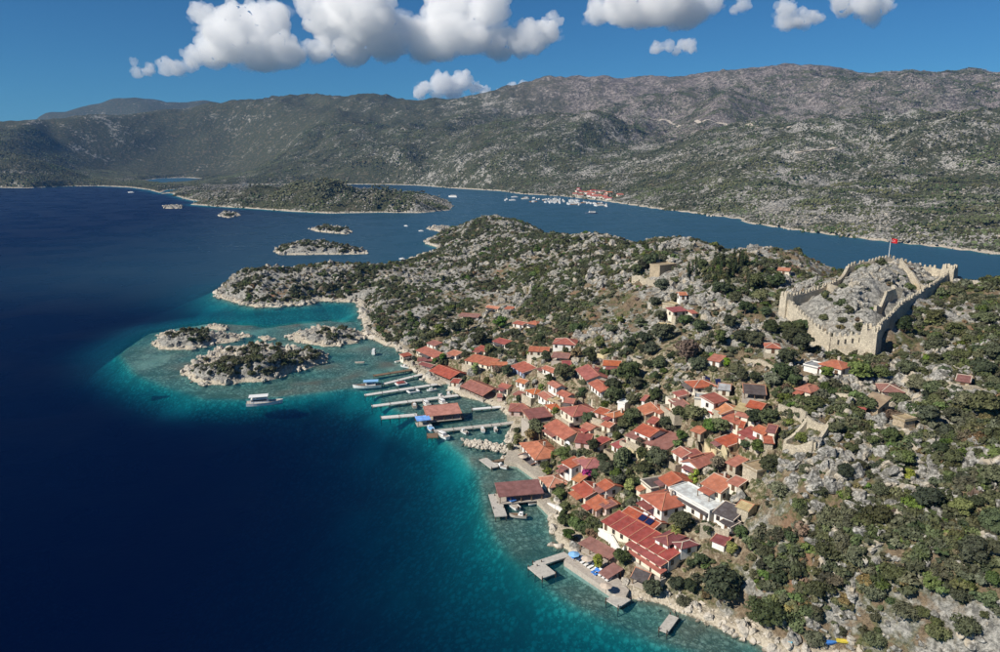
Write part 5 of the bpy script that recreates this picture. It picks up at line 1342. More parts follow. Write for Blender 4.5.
islet([(310, 229), (325, 227), (345, 228.5), (352, 231), (348, 234.5), (330, 233), (315, 231.5)], [(330, 230, 5, 30), (345, 232, 4, 20)], 2.2, 'low reddish islet farther out in the channel', 251, 1.4)
islet([(218, 216), (224, 212), (236, 213), (240, 216), (228, 218)], [(229, 214, 9, 14)], 2.2, 'small dark rock stack off the wooded headland', 261, 1.2)
islet([(163, 206), (175, 205.5), (183, 206.5), (181, 208.5), (165, 208.5)], [(170, 206, 5, 14)], 2.5, 'small white rock awash in the deep blue bay', 271, 0.8)
islet([(427, 229), (436, 226), (450, 227), (452, 230), (440, 232)], [(438, 228, 5, 18)], 2.2, 'flat white rock off the tip of the peninsula', 281, 1.0)
islet([(481, 218), (490, 216.5), (496, 217.5), (492, 220), (483, 220)], [(488, 218, 4, 14)], 2.5, 'tiny white rock in mid channel behind the knoll', 291, 0.8)

# ================================================================== PLANTS AND ROCKS
def leaf_mat(name, c, var=0.5):
    t = NT(name); r = t.rnd(); a = t.noise(t.pos(), 0.9, 3, 0.6)
    col = t.mix(t.ramp(a, 0.3, 0.7), tuple(x * (1 - var * 0.6) for x in c), tuple(x * (1 + var) for x in c))
    col = t.hsv(col, t.math('ADD', 0.458, t.math('MULTIPLY', r, 0.075)), t.math('ADD', 0.72, t.math('MULTIPLY', t.math('FRACT', t.math('MULTIPLY', r, 3.1)), 0.5)), t.math('ADD', 0.62, t.math('MULTIPLY', t.math('FRACT', t.math('MULTIPLY', r, 7.3)), 0.85)))
    return t.done(t.bsdf(col, 0.75, 0.25))
LEAF = dict(d=leaf_mat('leaf_dark', (0.046, 0.057, 0.026)), o=leaf_mat('leaf_olive', (0.085, 0.094, 0.050)), g=leaf_mat('leaf_green', (0.075, 0.100, 0.030)),
            l=leaf_mat('leaf_lime', (0.15, 0.19, 0.035)), b=leaf_mat('leaf_dry', (0.13, 0.10, 0.055)), s=leaf_mat('leaf_maquis', (0.070, 0.076, 0.036)), c=leaf_mat('leaf_cypress', (0.034, 0.046, 0.018)))
M_BARK = plain('bark', (0.13, 0.10, 0.075), 0.95, 0.1)
def crown_mesh(name, mat, seed, n=900, shape='round', leaf=0.13, clumps=20):
    """unit crown: radius about 1, base at z = 0; many leaf-sized faces in clumps"""
    rng = np.random.default_rng(seed)
    if shape == 'round': cz, rx, rz_ = 0.95, 0.66, 0.58
    elif shape == 'dome': cz, rx, rz_ = 0.36, 0.72, 0.42
    elif shape == 'tall': cz, rx, rz_ = 1.3, 0.55, 1.0
    else: cz, rx, rz_ = 2.6, 0.26, 2.4
    P = []
    K = clumps
    u = rng.normal(size=(K, 3)); u /= np.linalg.norm(u, axis=1)[:, None]
    rr = rng.uniform(0.35, 1.0, (K, 1)) ** 0.6
    cen = u * rr * np.array([rx, rx * rng.uniform(0.8, 1.15), rz_])
    cr = rng.uniform(0.24, 0.42, K) * (1.0 if shape != 'cypress' else 0.55)
    vs = np.zeros((n * 4, 3)); fs = np.arange(n * 4).reshape(n, 4)
    ci = rng.integers(0, K, n)
    d = rng.normal(size=(n, 3)); d[:, 2] = np.abs(d[:, 2]) * 0.9 + d[:, 2] * 0.1; d /= np.linalg.norm(d, axis=1)[:, None]
    c = cen[ci] + d * (cr[ci] * rng.uniform(0.72, 1.05, n))[:, None]
    nrm = d + rng.normal(scale=0.45, size=(n, 3)); nrm /= np.linalg.norm(nrm, axis=1)[:, None]
    t1 = np.cross(nrm, rng.normal(size=(n, 3))); t1 /= np.linalg.norm(t1, axis=1)[:, None]; t2 = np.cross(nrm, t1)
    s = leaf * rng.uniform(0.6, 1.35, n)[:, None]
    for k, (a, b) in enumerate(((-1, -0.6), (0.7, -1), (1, 0.7), (-0.7, 1))):
        vs[k::4] = c + t1 * s * a + t2 * s * b * 0.8
    vs[:, 2] += cz
    if shape == 'dome': vs[:, 2] = np.maximum(vs[:, 2], -0.05)
    me = bpy.data.meshes.new(name); me.from_pydata(vs.tolist(), [], fs.tolist()); me.materials.append(mat); me.update()
    return me
def trunk_mesh(seed, shape):
    rng = random.Random(seed); m = MB(); top = {'round': 0.75, 'dome': 0.2, 'tall': 1.0, 'cypress': 3.0}[shape]; r = 0.09 if shape != 'cypress' else 0.06
    m.tube((0, 0, -0.35), (0.03, 0.02, top * 0.6), r, r * 0.75, 7)
    for k in range(4 if shape != 'cypress' else 0):
        a = k * 1.6 + rng.uniform(0, 0.8)
        m.tube((0.03, 0.02, top * 0.55), (0.42 * math.cos(a), 0.42 * math.sin(a), top * 0.6 + 0.32), r * 0.6, r * 0.25, 5)
    if shape == 'cypress': m.tube((0.03, 0.02, 1.8), (0, 0, 4.3), r * .7, r * .2, 6)
    return m.mesh('trunk', M_BARK)
KIND = {}
for kk, mt, shp, nv, n, lf in (('d', 'd', 'round', 4, 2600, 0.075), ('o', 'o', 'round', 4, 2400, 0.072), ('g', 'g', 'round', 4, 2400, 0.075), ('l', 'l', 'tall', 2, 1700, 0.08), ('b', 'b', 'round', 3, 1300, 0.07),
                               ('s', 's', 'dome', 5, 2600, 0.058), ('c', 'c', 'cypress', 3, 700, 0.10)):
    KIND[kk] = [(crown_mesh('crown', LEAF[mt], 300 + 17 * i + ord(kk), n, shp, lf, 26 if shp != 'cypress' else 60), trunk_mesh(i + ord(kk), shp)) for i in range(nv)]
trees_px = [
    (508, 374, 7, 'd'), (564, 376, 10, 'g'), (546, 359, 6, 'd'), (589, 356, 7, 'd'), (576, 355, 8, 'b'), (583, 384, 5, 'o'), (606, 376, 8, 'd'),
    (627, 378, 13, 'd'), (614, 389, 10, 'd'), (637, 386, 9, 'd'), (686, 356, 13, 'b'), (697, 367, 9, 'd'), (659, 365, 9, 'o'), (651, 351, 8, 'o'), (662, 335, 12, 'd'), (645, 340, 7, 'd'),
    (630, 418, 10, 'd'), (614, 399, 10, 'd'), (632, 402, 8, 'o'), (656, 399, 9, 'd'), (664, 406, 10, 'o'), (668, 426, 10, 'o'), (624, 426, 7, 'o'), (694, 416, 12, 'o'), (672, 427, 8, 'o'), (681, 418, 9, 'd'),
    (710, 430, 9, 'g'), (588, 421, 7, 'd'), (656, 462, 12, 'd'), (645, 470, 8, 'd'), (621, 464, 11, 'o'), (603, 464, 9, 'd'), (611, 470, 8, 'd'), (616, 478, 7, 'g'), (594, 448, 8, 'd'), (629, 491, 7, 'l'), (694, 482, 7, 'l'),
    (618, 481, 9, 'o'), (680, 526, 10, 'g'), (675, 537, 7, 'l'), (704, 428, 9, 'g'), (720, 429, 9, 'g'), (755, 421, 10, 'd'), (767, 420, 10, 'd'), (782, 375, 12, 'd'), (772, 384, 9, 'o'), (792, 381, 8, 'd'),
    (813, 407, 11, 'd'), (801, 440, 7, 'g'), (758, 450, 8, 'g'), (745, 447, 6, 'g'), (786, 360, 10, 'd'), (790, 376, 9, 'd'), (800, 345, 12, 'd'), (792, 333, 11, 'd'), (826, 375, 7, 'g'), (825, 388, 6, 'g'), (858, 376, 12, 'g'), (878, 376, 9, 'g'),
    (866, 408, 9, 'd'), (898, 402, 9, 'g'), (904, 372, 11, 'd'), (914, 386, 10, 'o'), (932, 392, 9, 'o'), (920, 389, 8, 'o'), (928, 418, 13, 'd'), (992, 354, 10, 'd'), (978, 372, 13, 'd'), (992, 384, 8, 'o'), (982, 410, 15, 'o'), (962, 405, 10, 'o'),
    (900, 460, 8, 'g'), (872, 442, 6, 'g'), (950, 416, 9, 'o'), (770, 468, 10, 'd'), (777, 492, 9, 'o'), (832, 521, 14, 's'), (875, 519, 17, 's'), (852, 524, 11, 's'), (832, 552, 15, 's'), (855, 556, 14, 's'), (846, 547, 13, 's'),
    (926, 502, 14, 'd'), (905, 461, 9, 'g'), (950, 463, 10, 'd'), (938, 452, 8, 'd'), (993, 478, 12, 'o'), (960, 512, 10, 'g'), (975, 506, 9, 'd'), (993, 528, 14, 'd'), (921, 552, 10, 's'), (972, 557, 15, 'd'), (948, 550, 9, 's'), (955, 566, 10, 's'), (895, 574, 12, 's'), (868, 584, 10, 's'),
    (993, 582, 9, 'g'), (909, 480, 6, 'l'), (721, 591, 18, 'd'), (764, 618, 16, 'd'), (871, 591, 15, 's'), (820, 591, 14, 's'), (907, 612, 13, 's'), (964, 627, 15, 's'), (938, 634, 13, 's'), (875, 640, 11, 's'),
    (778, 576, 6, 's'), (766, 552, 8, 's'), (766, 586, 8, 's'), (814, 640, 11, 's'), (841, 631, 6, 's'), (932, 586, 12, 'g'), (892, 573, 12, 's'), (922, 612, 8, 's'), (961, 597, 11, 's'), (575, 527, 7, 'g'), (622, 559, 8, 'd'), (634, 594, 8, 'g'),
    (652, 592, 9, 'd'), (676, 586, 8, 'd'), (690, 588, 7, 'd'), (684, 602, 7, 's'), (560, 490, 6, 'd'), (564, 522, 7, 'd'), (582, 531, 6, 'g'), (606, 471, 8, 'd'), (536, 430, 8, 'o'), (530, 436, 6, 'b'), (563, 457, 8, 'g'), (590, 420, 8, 'd'),
    (650, 263, 9, 'd'), (637, 271, 6, 'd'), (643, 267, 7, 'd'), (702, 267, 6, 'd'), (755, 284, 9, 'd'), (775, 284, 9, 'd'), (792, 339, 10, 'd'), (755, 342, 10, 'd'), (742, 338, 9, 'd'), (765, 314, 6, 'g'), (745, 310, 8, 'd'), (620, 321, 5, 'g'), (662, 289, 8, 'o'), (676, 283, 6, 'd'),
    (800, 330, 9, 'd'), (824, 318, 5, 's'), (842, 320, 5, 's'), (908, 288, 7, 's'), (916, 316, 4, 's'), (904, 328, 9, 'd'), (936, 318, 11, 's'), (934, 348, 13, 's'), (956, 292, 8, 's'), (975, 300, 9, 's'), (955, 330, 10, 's'), (985, 318, 10, 's'), (960, 355, 9, 's'),
    (468, 326, 9, 'd'), (479, 342, 8, 'd'), (490, 352, 6, 'g'), (455, 330, 6, 'd'), (440, 332, 7, 'g'), (430, 318, 6, 's'), (500, 325, 7, 'g'), (515, 335, 6, 'd'), (540, 340, 6, 'd'), (575, 330, 6, 'd'), (600, 345, 7, 'g'), (560, 318, 6, 's'),
    (520, 400, 5, 'd'), (555, 413, 5, 'g'), (487, 382, 5, 'g'), (475, 372, 5, 'l'), (595, 475, 7, 'd'), (640, 445, 6, 'b'), (735, 480, 6, 'd'), (728, 470, 7, 'b'), (717, 466, 8, 'b'), (745, 500, 6, 'd'), (806, 470, 8, 's'), (800, 505, 8, 's'),
    (820, 490, 8, 's'), (845, 475, 8, 'd'), (860, 465, 7, 's'), (880, 490, 9, 's'), (850, 450, 7, 'd'), (835, 430, 8, 'd'), (890, 440, 9, 'd'), (965, 440, 9, 'b'), (700, 330, 8, 'd'), (720, 340, 8, 'g'), (685, 322, 7, 'd'), (705, 345, 7, 'o'), (730, 325, 8, 'd'), (660, 318, 6, 'd'), (640, 325, 6, 'o'),
    (676, 300, 6, 'o'), (655, 305, 6, 'd'), (610, 330, 7, 'o'), (630, 345, 7, 'd'), (735, 300, 8, 'd'), (720, 292, 8, 'd'), (760, 300, 8, 'o'), (780, 300, 7, 'o'), (770, 330, 8, 'd')]
rt = random.Random(9)
cyp = [(rt.uniform(682, 748), rt.uniform(268, 292), rt.uniform(2.0, 3.2), 'c') for _ in range(34)] + [(475, 272, 2.2, 'c'), (473, 274, 2.0, 'c'), (478, 271, 2.0, 'c'), (590, 262, 2.2, 'c'), (600, 268, 2.0, 'c')]
# the label of a plant: its kind and what it stands by
ZONES = [
    ('in the village between the red roofs', 'village', lambda x, y: 395 < x < 775 and y > 338 and y < 560 and (x - 395) * 0.62 + 318 < y + 90 and x < 760),
    ('on the shore below the waterside restaurant', 'shore below the restaurant', lambda x, y: x < 745 and y >= 560),
    ('inside the castle walls', 'castle yard', lambda x, y: 795 < x < 912 and 268 < y < 324),
    ('on the rocky slope below the castle', 'slope below the castle', lambda x, y: 740 < x < 900 and 320 < y < 470),
    ('on the rough hillside east of the castle', 'eastern hillside', lambda x, y: x >= 890 and y < 470),
    ('on the rock strewn slope above the shore', 'slope above the shore', lambda x, y: x >= 740 and y >= 470),
    ('on the hilltop behind the village', 'hilltop', lambda x, y: x > 610 and y < 338)]
KN = dict(d=('dense dark green evergreen tree', 'tree', 'evergreen_tree'), o=('grey green olive tree', 'tree', 'olive_tree'), g=('mid green leafy tree', 'tree', 'leafy_tree'), l=('bright lime green tree', 'tree', 'lime_green_tree'),
          b=('thin brownish dry tree', 'tree', 'dry_tree'), s=('domed dark green shrub', 'shrub', 'shrub'), c=('slender dark cypress', 'cypress', 'cypress_tree'))
TREES = []
import re as _re
LANDM = []
_cut = _re.compile(r' (?:beside|behind|between|above|below|on|at|among|over|against|under|in|joined|along|near|stepping|wedged|standing|tucked|from|nearest|highest|half|almost|covering|divided|leading|crowded|facing|across) ')
_all = [(o.matrix_world.translation.copy() if False else o.location.copy(), o['label']) for o in COL.objects if o.parent is None and o.get('category') in ('house', 'restaurant', 'guesthouse', 'ruin', 'stone wall', 'pier', 'shelter')]
_short = [_cut.split(l)[0] for _, l in _all]
for (lc, l), sh in zip(_all, _short):
    nm = sh if _short.count(sh) == 1 and len(sh.split()) >= 3 else l
    if len(nm.split()) <= 9: LANDM.append((lc.x, lc.y, nm))
def plant(p, r, k, px, py, lab=None):
    cm, tm = rt.choice(KIND[k])
    root = empty(KN[k][2], (p[0], p[1], p[2] - 0.1), rt.uniform(0, 6.28))
    z = next((a for a in ZONES if a[2](px, py)), ('on the scrub slope west of the village', 'western scrub slope'))
    sz = '' if k == 'c' else ('large ' if r > 3.4 else 'small ' if r < 1.9 else '')
    base_l = f'{sz}{KN[k][0]}'; grp = f'{base_l} plants {z[0]}'; lb = f'{base_l} {z[0]}'
    if k != 'c':
        best = sorted(((lx - p[0]) ** 2 + (ly - p[1]) ** 2, nm) for lx, ly, nm in LANDM)[:1]
        if best and best[0][0] < 15 ** 2 and len(f'{base_l} next to the {best[0][1]}'.split()) <= 16: lb = f'{base_l} next to the {best[0][1]}'; grp = f'{base_l} plants by the {best[0][1]}'
    tag(root, lab or lb, KN[k][1], grp)
    sx = r * rt.uniform(0.92, 1.15); s3 = (sx, r * rt.uniform(0.88, 1.1), r * rt.uniform(0.82, 1.05))
    root.scale = s3
    inst('crown', cm, root); inst('trunk', tm, root)
    TREES.append((p[0], p[1], r))
for px, py, rp_, k in trees_px + cyp:
    if k == 'c':
        p = hit(px, py, 0); r = 1.75 * rt.uniform(0.8, 1.1)
    else:
        d0 = hit(px, py + rp_ * (0.55 if k != 's' else 0.25), 0)
        dist = math.hypot(d0[1], CAM_H - d0[2]); r = rp_ * dist / FOC * 1.12
        p = d0 if k == 's' else np.array([d0[0], d0[1], gzs(d0[0], d0[1])])
    if p[2] < 0.4: continue
    plant(p, r, k, px, py)

# occupancy: where nothing may grow
def free_mask(x, y, margin=0.6):
    ok = np.ones(len(x), bool)
    for a, u, v, L, dpt, g in HOUSES:
        X = x - a[0]; Y = y - a[1]; lu = X * u[0] + Y * u[1]; lv = X * v[0] + Y * v[1]
        ok &= ~((lu > -margin) & (lu < L + margin) & (lv > -margin * 1.6) & (lv < dpt + margin))
    for f in FLATS: ok &= poly_sd(x, y, f) < margin
    for a, u, L, w in PIERS:
        X = x - a[0]; Y = y - a[1]; lu = X * u[0] + Y * u[1]; lv = -X * u[1] + Y * u[0]
        ok &= ~((lu > -1) & (lu < L + 1) & (np.abs(lv) < w / 2 + 0.8))
    return ok
def in_view(x, y, z, m=60):
    w = y * cp - (z - CAM_H) * sp_
    px = 500 + FOC * x / w; py = 326 - FOC * (y * sp_ + (z - CAM_H) * cp) / w
    return (px > -m) & (px < 1000 + m) & (py < 652 + m) & (w > 0), px, py

# more garden trees between the houses
xs, ys = rt.sample(range(4200, 7700), 3000), [rt.uniform(345, 585) for _ in range(3000)]
added = 0
for a, b in zip(xs, ys):
    if added >= 62: break
    a /= 10.0
    q = hit(a, b, 0)
    if q[2] < 1.0 or float(village_mask(q[:1], q[1:2])[0]) < 0.7 or not free_mask(q[:1], q[1:2], 1.6)[0]: continue
    if any((q[0] - t[0]) ** 2 + (q[1] - t[1]) ** 2 < (t[2] + 1.3) ** 2 for t in TREES): continue
    plant(q, rt.uniform(1.3, 2.4), rt.choice('ddoggbls'), a, b); added += 1

# GN scatter of what nobody could count
def scatter(name, pts, scl, rot, idx, variants, label, tilt=None):
    col = bpy.data.collections.new(name + '_kinds')
    for i, me in enumerate(variants):
        o = bpy.data.objects.new(f'{name}_kind_{i:02d}', me); col.objects.link(o)
    me = bpy.data.meshes.new(name); n = len(pts)
    me.vertices.add(n); me.vertices.foreach_set('co', np.asarray(pts, np.float32).ravel())
    a = me.attributes.new('scl', 'FLOAT_VECTOR', 'POINT'); a.data.foreach_set('vector', np.asarray(scl, np.float32).ravel())
    a = me.attributes.new('rot', 'FLOAT_VECTOR', 'POINT'); a.data.foreach_set('vector', np.asarray(rot, np.float32).ravel())
    a = me.attributes.new('kindex', 'INT', 'POINT'); a.data.foreach_set('value', np.asarray(idx, np.int32))
    o = bpy.data.objects.new(name, me); COL.objects.link(o)
    g = bpy.data.node_groups.new(name, 'GeometryNodeTree')
    g.interface.new_socket('Geometry', in_out='INPUT', socket_type='NodeSocketGeometry'); g.interface.new_socket('Geometry', in_out='OUTPUT', socket_type='NodeSocketGeometry')
    N = g.nodes; Lk = g.links
    gi = N.new('NodeGroupInput'); go = N.new('NodeGroupOutput'); ci = N.new('GeometryNodeCollectionInfo'); ip = N.new('GeometryNodeInstanceOnPoints')
    ci.inputs['Collection'].default_value = col; ci.inputs['Separate Children'].default_value = True; ci.inputs['Reset Children'].default_value = True
    ip.inputs['Pick Instance'].default_value = True
    def na(nm, t):
        x = N.new('GeometryNodeInputNamedAttribute'); x.data_type = t; x.inputs['Name'].default_value = nm; return x.outputs['Attribute']
    Lk.new(gi.outputs[0], ip.inputs['Points']); Lk.new(ci.outputs[0], ip.inputs['Instance'])
    Lk.new(na('kindex', 'INT'), ip.inputs['Instance Index']); Lk.new(na('scl', 'FLOAT_VECTOR'), ip.inputs['Scale'])
    er = N.new('FunctionNodeEulerToRotation'); Lk.new(na('rot', 'FLOAT_VECTOR'), er.inputs[0]); Lk.new(er.outputs[0], ip.inputs['Rotation'])
    Lk.new(ip.outputs[0], go.inputs[0])
    md = o.modifiers.new('scatter', 'NODES'); md.node_group = g
    tag(o, label, None, kind='stuff')
    return o
def rock_mesh(seed, sub=3, flat=0.75):
    rng = np.random.default_rng(seed); bm = bmesh.new(); bmesh.ops.create_icosphere(bm, subdivisions=sub, radius=1)
    cut = [(n / np.linalg.norm(n), rng.uniform(0.45, 0.85)) for n in rng.normal(size=(9, 3))]
    for v in bm.verts:
        p = np.array(v.co)
        for n, d in cut:
            k = p @ n
            if k > d: p = p - n * (k - d) * 0.9
        q_ = p * 2.3 + seed * 7.0; p *= 1 + 0.22 * float(vnoise(np.array([q_[0] + q_[2]]), np.array([q_[1] - q_[2] * 0.7]), seed)[0]) + rng.uniform(-0.05, 0.05)
        v.co = Vector((p[0], p[1], p[2] * flat))
    me = bpy.data.meshes.new('rock'); bm.to_mesh(me); bm.free(); me.materials.append(M_ROCK)
    return me
ROCKS = [rock_mesh(s, 3, f) for s, f in ((1, .8), (2, .65), (3, 1.0), (4, .7), (5, .9), (6, 1.2))]
rng = np.random.default_rng(4)

# --- rocks over the peninsula
N = 130000
x = rng.uniform(-215, 360, N); y = 88 + (940 - 88) * rng.uniform(0, 1, N) ** 2.0
z = gz(x, y); vw, px, py = in_view(x, y, z, 330)
sdl = poly_sd(x, y, coast_np); vm = village_mask(x, y)
cl = fbm(x / 20, y / 20, 4, 501); dens = smooth(0.05, 0.38, cl) * 0.8 + 0.05
dens = dens * (1 - 0.75 * vm)
shore = np.exp(-((sdl - 2.0) / 3.0) ** 2)
dens = np.maximum(dens, shore * 0.95 * (1 - 0.4 * vm))
keep = vw & (sdl > -1.6) & (rng.uniform(0, 1, N) < dens) & free_mask(x, y, 0.9)
cd = poly_sd(x, y, castle_poly); keep &= ~((np.abs(cd) < 2.0) & (rng.uniform(0, 1, N) < .8))
x, y, z, sdl, shore, cl = x[keep], y[keep], z[keep], sdl[keep], shore[keep], cl[keep]
n = len(x)
s = 0.3 + 0.8 * rng.uniform(0, 1, n) ** 2.2 + np.clip(cl - 0.1, 0, .8) * rng.uniform(0, 1, n) ** 2 * 4.2 + np.clip((y - 300) / 500, 0, 1.2) * 0.8
s *= np.where(shore > 0.5, rng.uniform(0.8, 1.4, n), 1); s = np.minimum(s, np.where(y < 260, 1.7, 2.6))
zz = np.maximum(z, -0.5) + s * rng.uniform(-0.15, 0.2, n)
scatter('boulders', np.stack([x, y, zz], 1), s[:, None] * rng.uniform(0.75, 1.3, (n, 3)), np.stack([rng.uniform(-.4, .4, n), rng.uniform(-.4, .4, n), rng.uniform(0, 6.28, n)], 1), rng.integers(0, 6, n), ROCKS, 'grey limestone boulders strewn over the peninsula and its shore')
n_rocks = n

# --- more rocks on the near slope
N = 9000
x = rng.uniform(35, 230, N); y = rng.uniform(92, 215, N); z = gz(x, y); vw, px, py = in_view(x, y, z, 330)
f = fbm(x / 13, y / 13, 3, 555)
keep = vw & (poly_sd(x, y, coast_np) > 1) & (rng.uniform(0, 1, N) < smooth(-0.1, 0.5, f) * 0.8 + 0.05) & (rng.uniform(0, 1, N) < 1 - 0.85 * village_mask(x, y)) & free_mask(x, y, 1.0)
keep &= ~(np.abs(poly_sd(x, y, castle_poly)) < 2.2)
x, y, z = x[keep], y[keep], z[keep]; n = len(x)
s = 0.3 + 1.15 * rng.uniform(0, 1, n) ** 2.2
scatter('crags', np.stack([x, y, z + s * rng.uniform(-0.1, 0.3, n)], 1), s[:, None] * rng.uniform(0.7, 1.35, (n, 3)), np.stack([rng.uniform(-.5, .5, n), rng.uniform(-.5, .5, n), rng.uniform(0, 6.28, n)], 1), rng.integers(0, 6, n), ROCKS, 'broken pale limestone crags on the slope below the castle')

# --- shrubs over the peninsula
SHR = [crown_mesh('shrub', LEAF[k], 700 + i, 560, 'dome', 0.115, 16) for i, k in enumerate('sssodgsbgoosd')]
N = 175000
x = rng.uniform(-215, 360, N); y = 88 + (940 - 88) * rng.uniform(0, 1, N) ** 1.9
z = gz(x, y); vw, px, py = in_view(x, y, z, 330)
sdl = poly_sd(x, y, coast_np); vm = village_mask(x, y); cd = poly_sd(x, y, castle_poly)
f = fbm(x / 26, y / 26, 4, 601)
dens = smooth(-0.45, 0.3, f) * 0.85 + 0.3
dens *= smooth(3, 9, sdl) * (1 - 0.05 * vm) * np.where(cd > -1.5, 0.12, 1.0)
keep = vw & (rng.uniform(0, 1, N) < dens * 1.0) & free_mask(x, y, 1.3) & (z > 0.8)
x, y, z, vm, f = x[keep], y[keep], z[keep], vm[keep], f[keep]; n = len(x)
s = np.where(f < -0.15, 0.6, 1.0) * (0.55 + 1.9 * rng.uniform(0, 1, n) ** 1.9) * (1 - 0.25 * vm) + np.clip((y - 300) / 500, 0, 1) * 0.7 + 0.35 * np.clip(f, 0, 1)
idx = rng.integers(0, 13, n)
scatter('maquis', np.stack([x, y, z - 0.1 * s], 1), np.stack([s * rng.uniform(.85, 1.2, n), s * rng.uniform(.85, 1.2, n), s * rng.uniform(.75, 1.25, n)], 1), np.stack([rng.uniform(-.15, .15, n), rng.uniform(-.15, .15, n), rng.uniform(0, 6.28, n)], 1), idx, SHR, 'low maquis shrubs covering the peninsula between rocks')
n_shr = n

# --- rocks and shrubs on the islets
RP, RS, SP, SS = [], [], [], []
for ax, ay, Z, sd in ISL:
    step = ax[1] - ax[0]; X, Y = np.meshgrid(ax, ay)
    area = (sd > 0).sum() * step * step; n = int(area / (4.2 * max(1, step) ** 1.6))
    jj, ii = np.nonzero(sd > -0.8); k = rng.integers(0, len(jj), n)
    P_ = np.stack([X[jj[k], ii[k]] + rng.uniform(-.5, .5, n) * step, Y[jj[k], ii[k]] + rng.uniform(-.5, .5, n) * step, np.maximum(Z[jj[k], ii[k]], -0.4)], 1)
    RP.append(P_); RS.append((0.35 + 1.3 * rng.uniform(0, 1, n) ** 2.5) * max(1, step) ** 0.8)
    hi = (Z > 1.7) & (sd > 3.0) & (fbm(X / 9, Y / 9, 2, 77) > (-0.45 if step < 1 and area > 3000 else 0.32))
    if hi.sum() > 20:
        jj, ii = np.nonzero(hi); n2 = int(hi.sum() * step * step / 3.2); k = rng.integers(0, len(jj), n2)
        SP.append(np.stack([X[jj[k], ii[k]], Y[jj[k], ii[k]], Z[jj[k], ii[k]]], 1)); SS.append((0.8 + 1.3 * rng.uniform(0, 1, n2)) * max(1, step) ** 0.5)
RP = np.concatenate(RP); RS = np.concatenate(RS); n = len(RP)
scatter('islet_boulders', RP, RS[:, None] * rng.uniform(.75, 1.3, (n, 3)), np.stack([rng.uniform(-.4, .4, n), rng.uniform(-.4, .4, n), rng.uniform(0, 6.28, n)], 1), rng.integers(0, 6, n), ROCKS, 'pale weathered boulders covering the islets')
SP = np.concatenate(SP); SS = np.concatenate(SS); n = len(SP)
scatter('islet_maquis', SP, SS[:, None] * rng.uniform(.85, 1.2, (n, 3)), np.stack([np.zeros(n), np.zeros(n), rng.uniform(0, 6.28, n)], 1), rng.integers(0, 5, n), SHR, 'dark low shrubs on the crowns of the islets')
# --- breakwater of rubble
a_, b_ = at_z(466, 442.5, 0.3), at_z(518, 452, 0.3); n = 420; t = rng.uniform(0, 1, n)
pp = a_[None] * (1 - t[:, None]) + b_[None] * t[:, None]; pp[:, 0] += rng.normal(0, 0.9, n); pp[:, 1] += rng.normal(0, 1.2, n); pp[:, 2] = rng.uniform(-0.6, 0.75, n)
s = rng.uniform(0.4, 1.05, n)
scatter('breakwater', pp, s[:, None] * rng.uniform(.75, 1.3, (n, 3)), rng.uniform(-1, 6, (n, 3)), rng.integers(0, 6, n), ROCKS, 'rubble breakwater of pale boulders sheltering the inner harbour')

# --- far hillsides: patches of scrub and rock
def patch(seed, n, rad, s0, s1, mat, flat, sub=1):
    rng = np.random.default_rng(seed); V = []; F = []
    bm = bmesh.new(); bmesh.ops.create_icosphere(bm, subdivisions=sub, radius=1); bm.verts.ensure_lookup_table()
    bv = np.array([v.co for v in bm.verts]); bf = np.array([[v.index for v in f.verts] for f in bm.faces]); bm.free()
    for i in range(n):
        r = rad * math.sqrt(rng.uniform()); a = rng.uniform(0, 6.28); s = s0 + (s1 - s0) * rng.uniform() ** 2
        v = bv * rng.uniform(0.7, 1.25, (len(bv), 1)) * s * np.array([1, 1, flat]) + np.array([r * math.cos(a), r * math.sin(a), s * flat * 0.35])
        F.append(bf + len(bv) * i); V.append(v)
    me = bpy.data.meshes.new('patch'); me.from_pydata(np.concatenate(V).tolist(), [], np.concatenate(F).tolist()); me.materials.append(mat); me.update()
    return me
PAT = [patch(900 + i, 46, 26, 0.9, 2.7, LEAF[k], 0.85) for i, k in enumerate(('s', 's', 'd', 'o'))] + [patch(920 + i, 40, 24, 0.6, 2.2, M_ROCK, 0.7) for i in range(3)]
def far_scatter(name, label, N, ymax, k=1.0):
    x = rng.uniform(-2600, 2400, N); y = 620 + (ymax - 620) * rng.uniform(0, 1, N) ** 1.25
    z = fz(x, y); vw, px, py = in_view(x, y, z, 200)
    f = fbm(x / 160, y / 160, 4, 801)
    keep = vw & (z > 4)
    x, y, z, f = x[keep], y[keep], z[keep], f[keep]; n = len(x)
    e = 12.0
    gx_ = (fz(x + e, y) - fz(x - e, y)) / (2 * e); gy_ = (fz(x, y + e) - fz(x, y - e)) / (2 * e)
    rotx = np.arctan(gy_); roty = -np.arctan(gx_)
    rockp = (smooth(0.1, 0.7, f) * 0.7 + 0.08) * np.maximum(0.3 + 0.7 * smooth(-1300, 500, x), 3.2 * (poly_sd(x, y, headland) > -5))
    idx = np.where(rng.uniform(0, 1, n) < rockp, rng.integers(4, 7, n), rng.integers(0, 4, n))
    s = k * rng.uniform(0.85, 1.25, n)
    scatter(name, np.stack([x, y, z], 1), s[:, None] * np.ones((n, 3)), np.stack([rotx, roty, rng.uniform(-.2, .2, n)], 1), idx, PAT, label)
    return n
n_far = far_scatter('hillside_scrub', 'scrub and pale rocks speckling the hills across the channel', 19000, 3300)
#print('COUNTS rocks', n_rocks, 'shrubs', n_shr, 'far', n_far, 'trees', len(TREES))

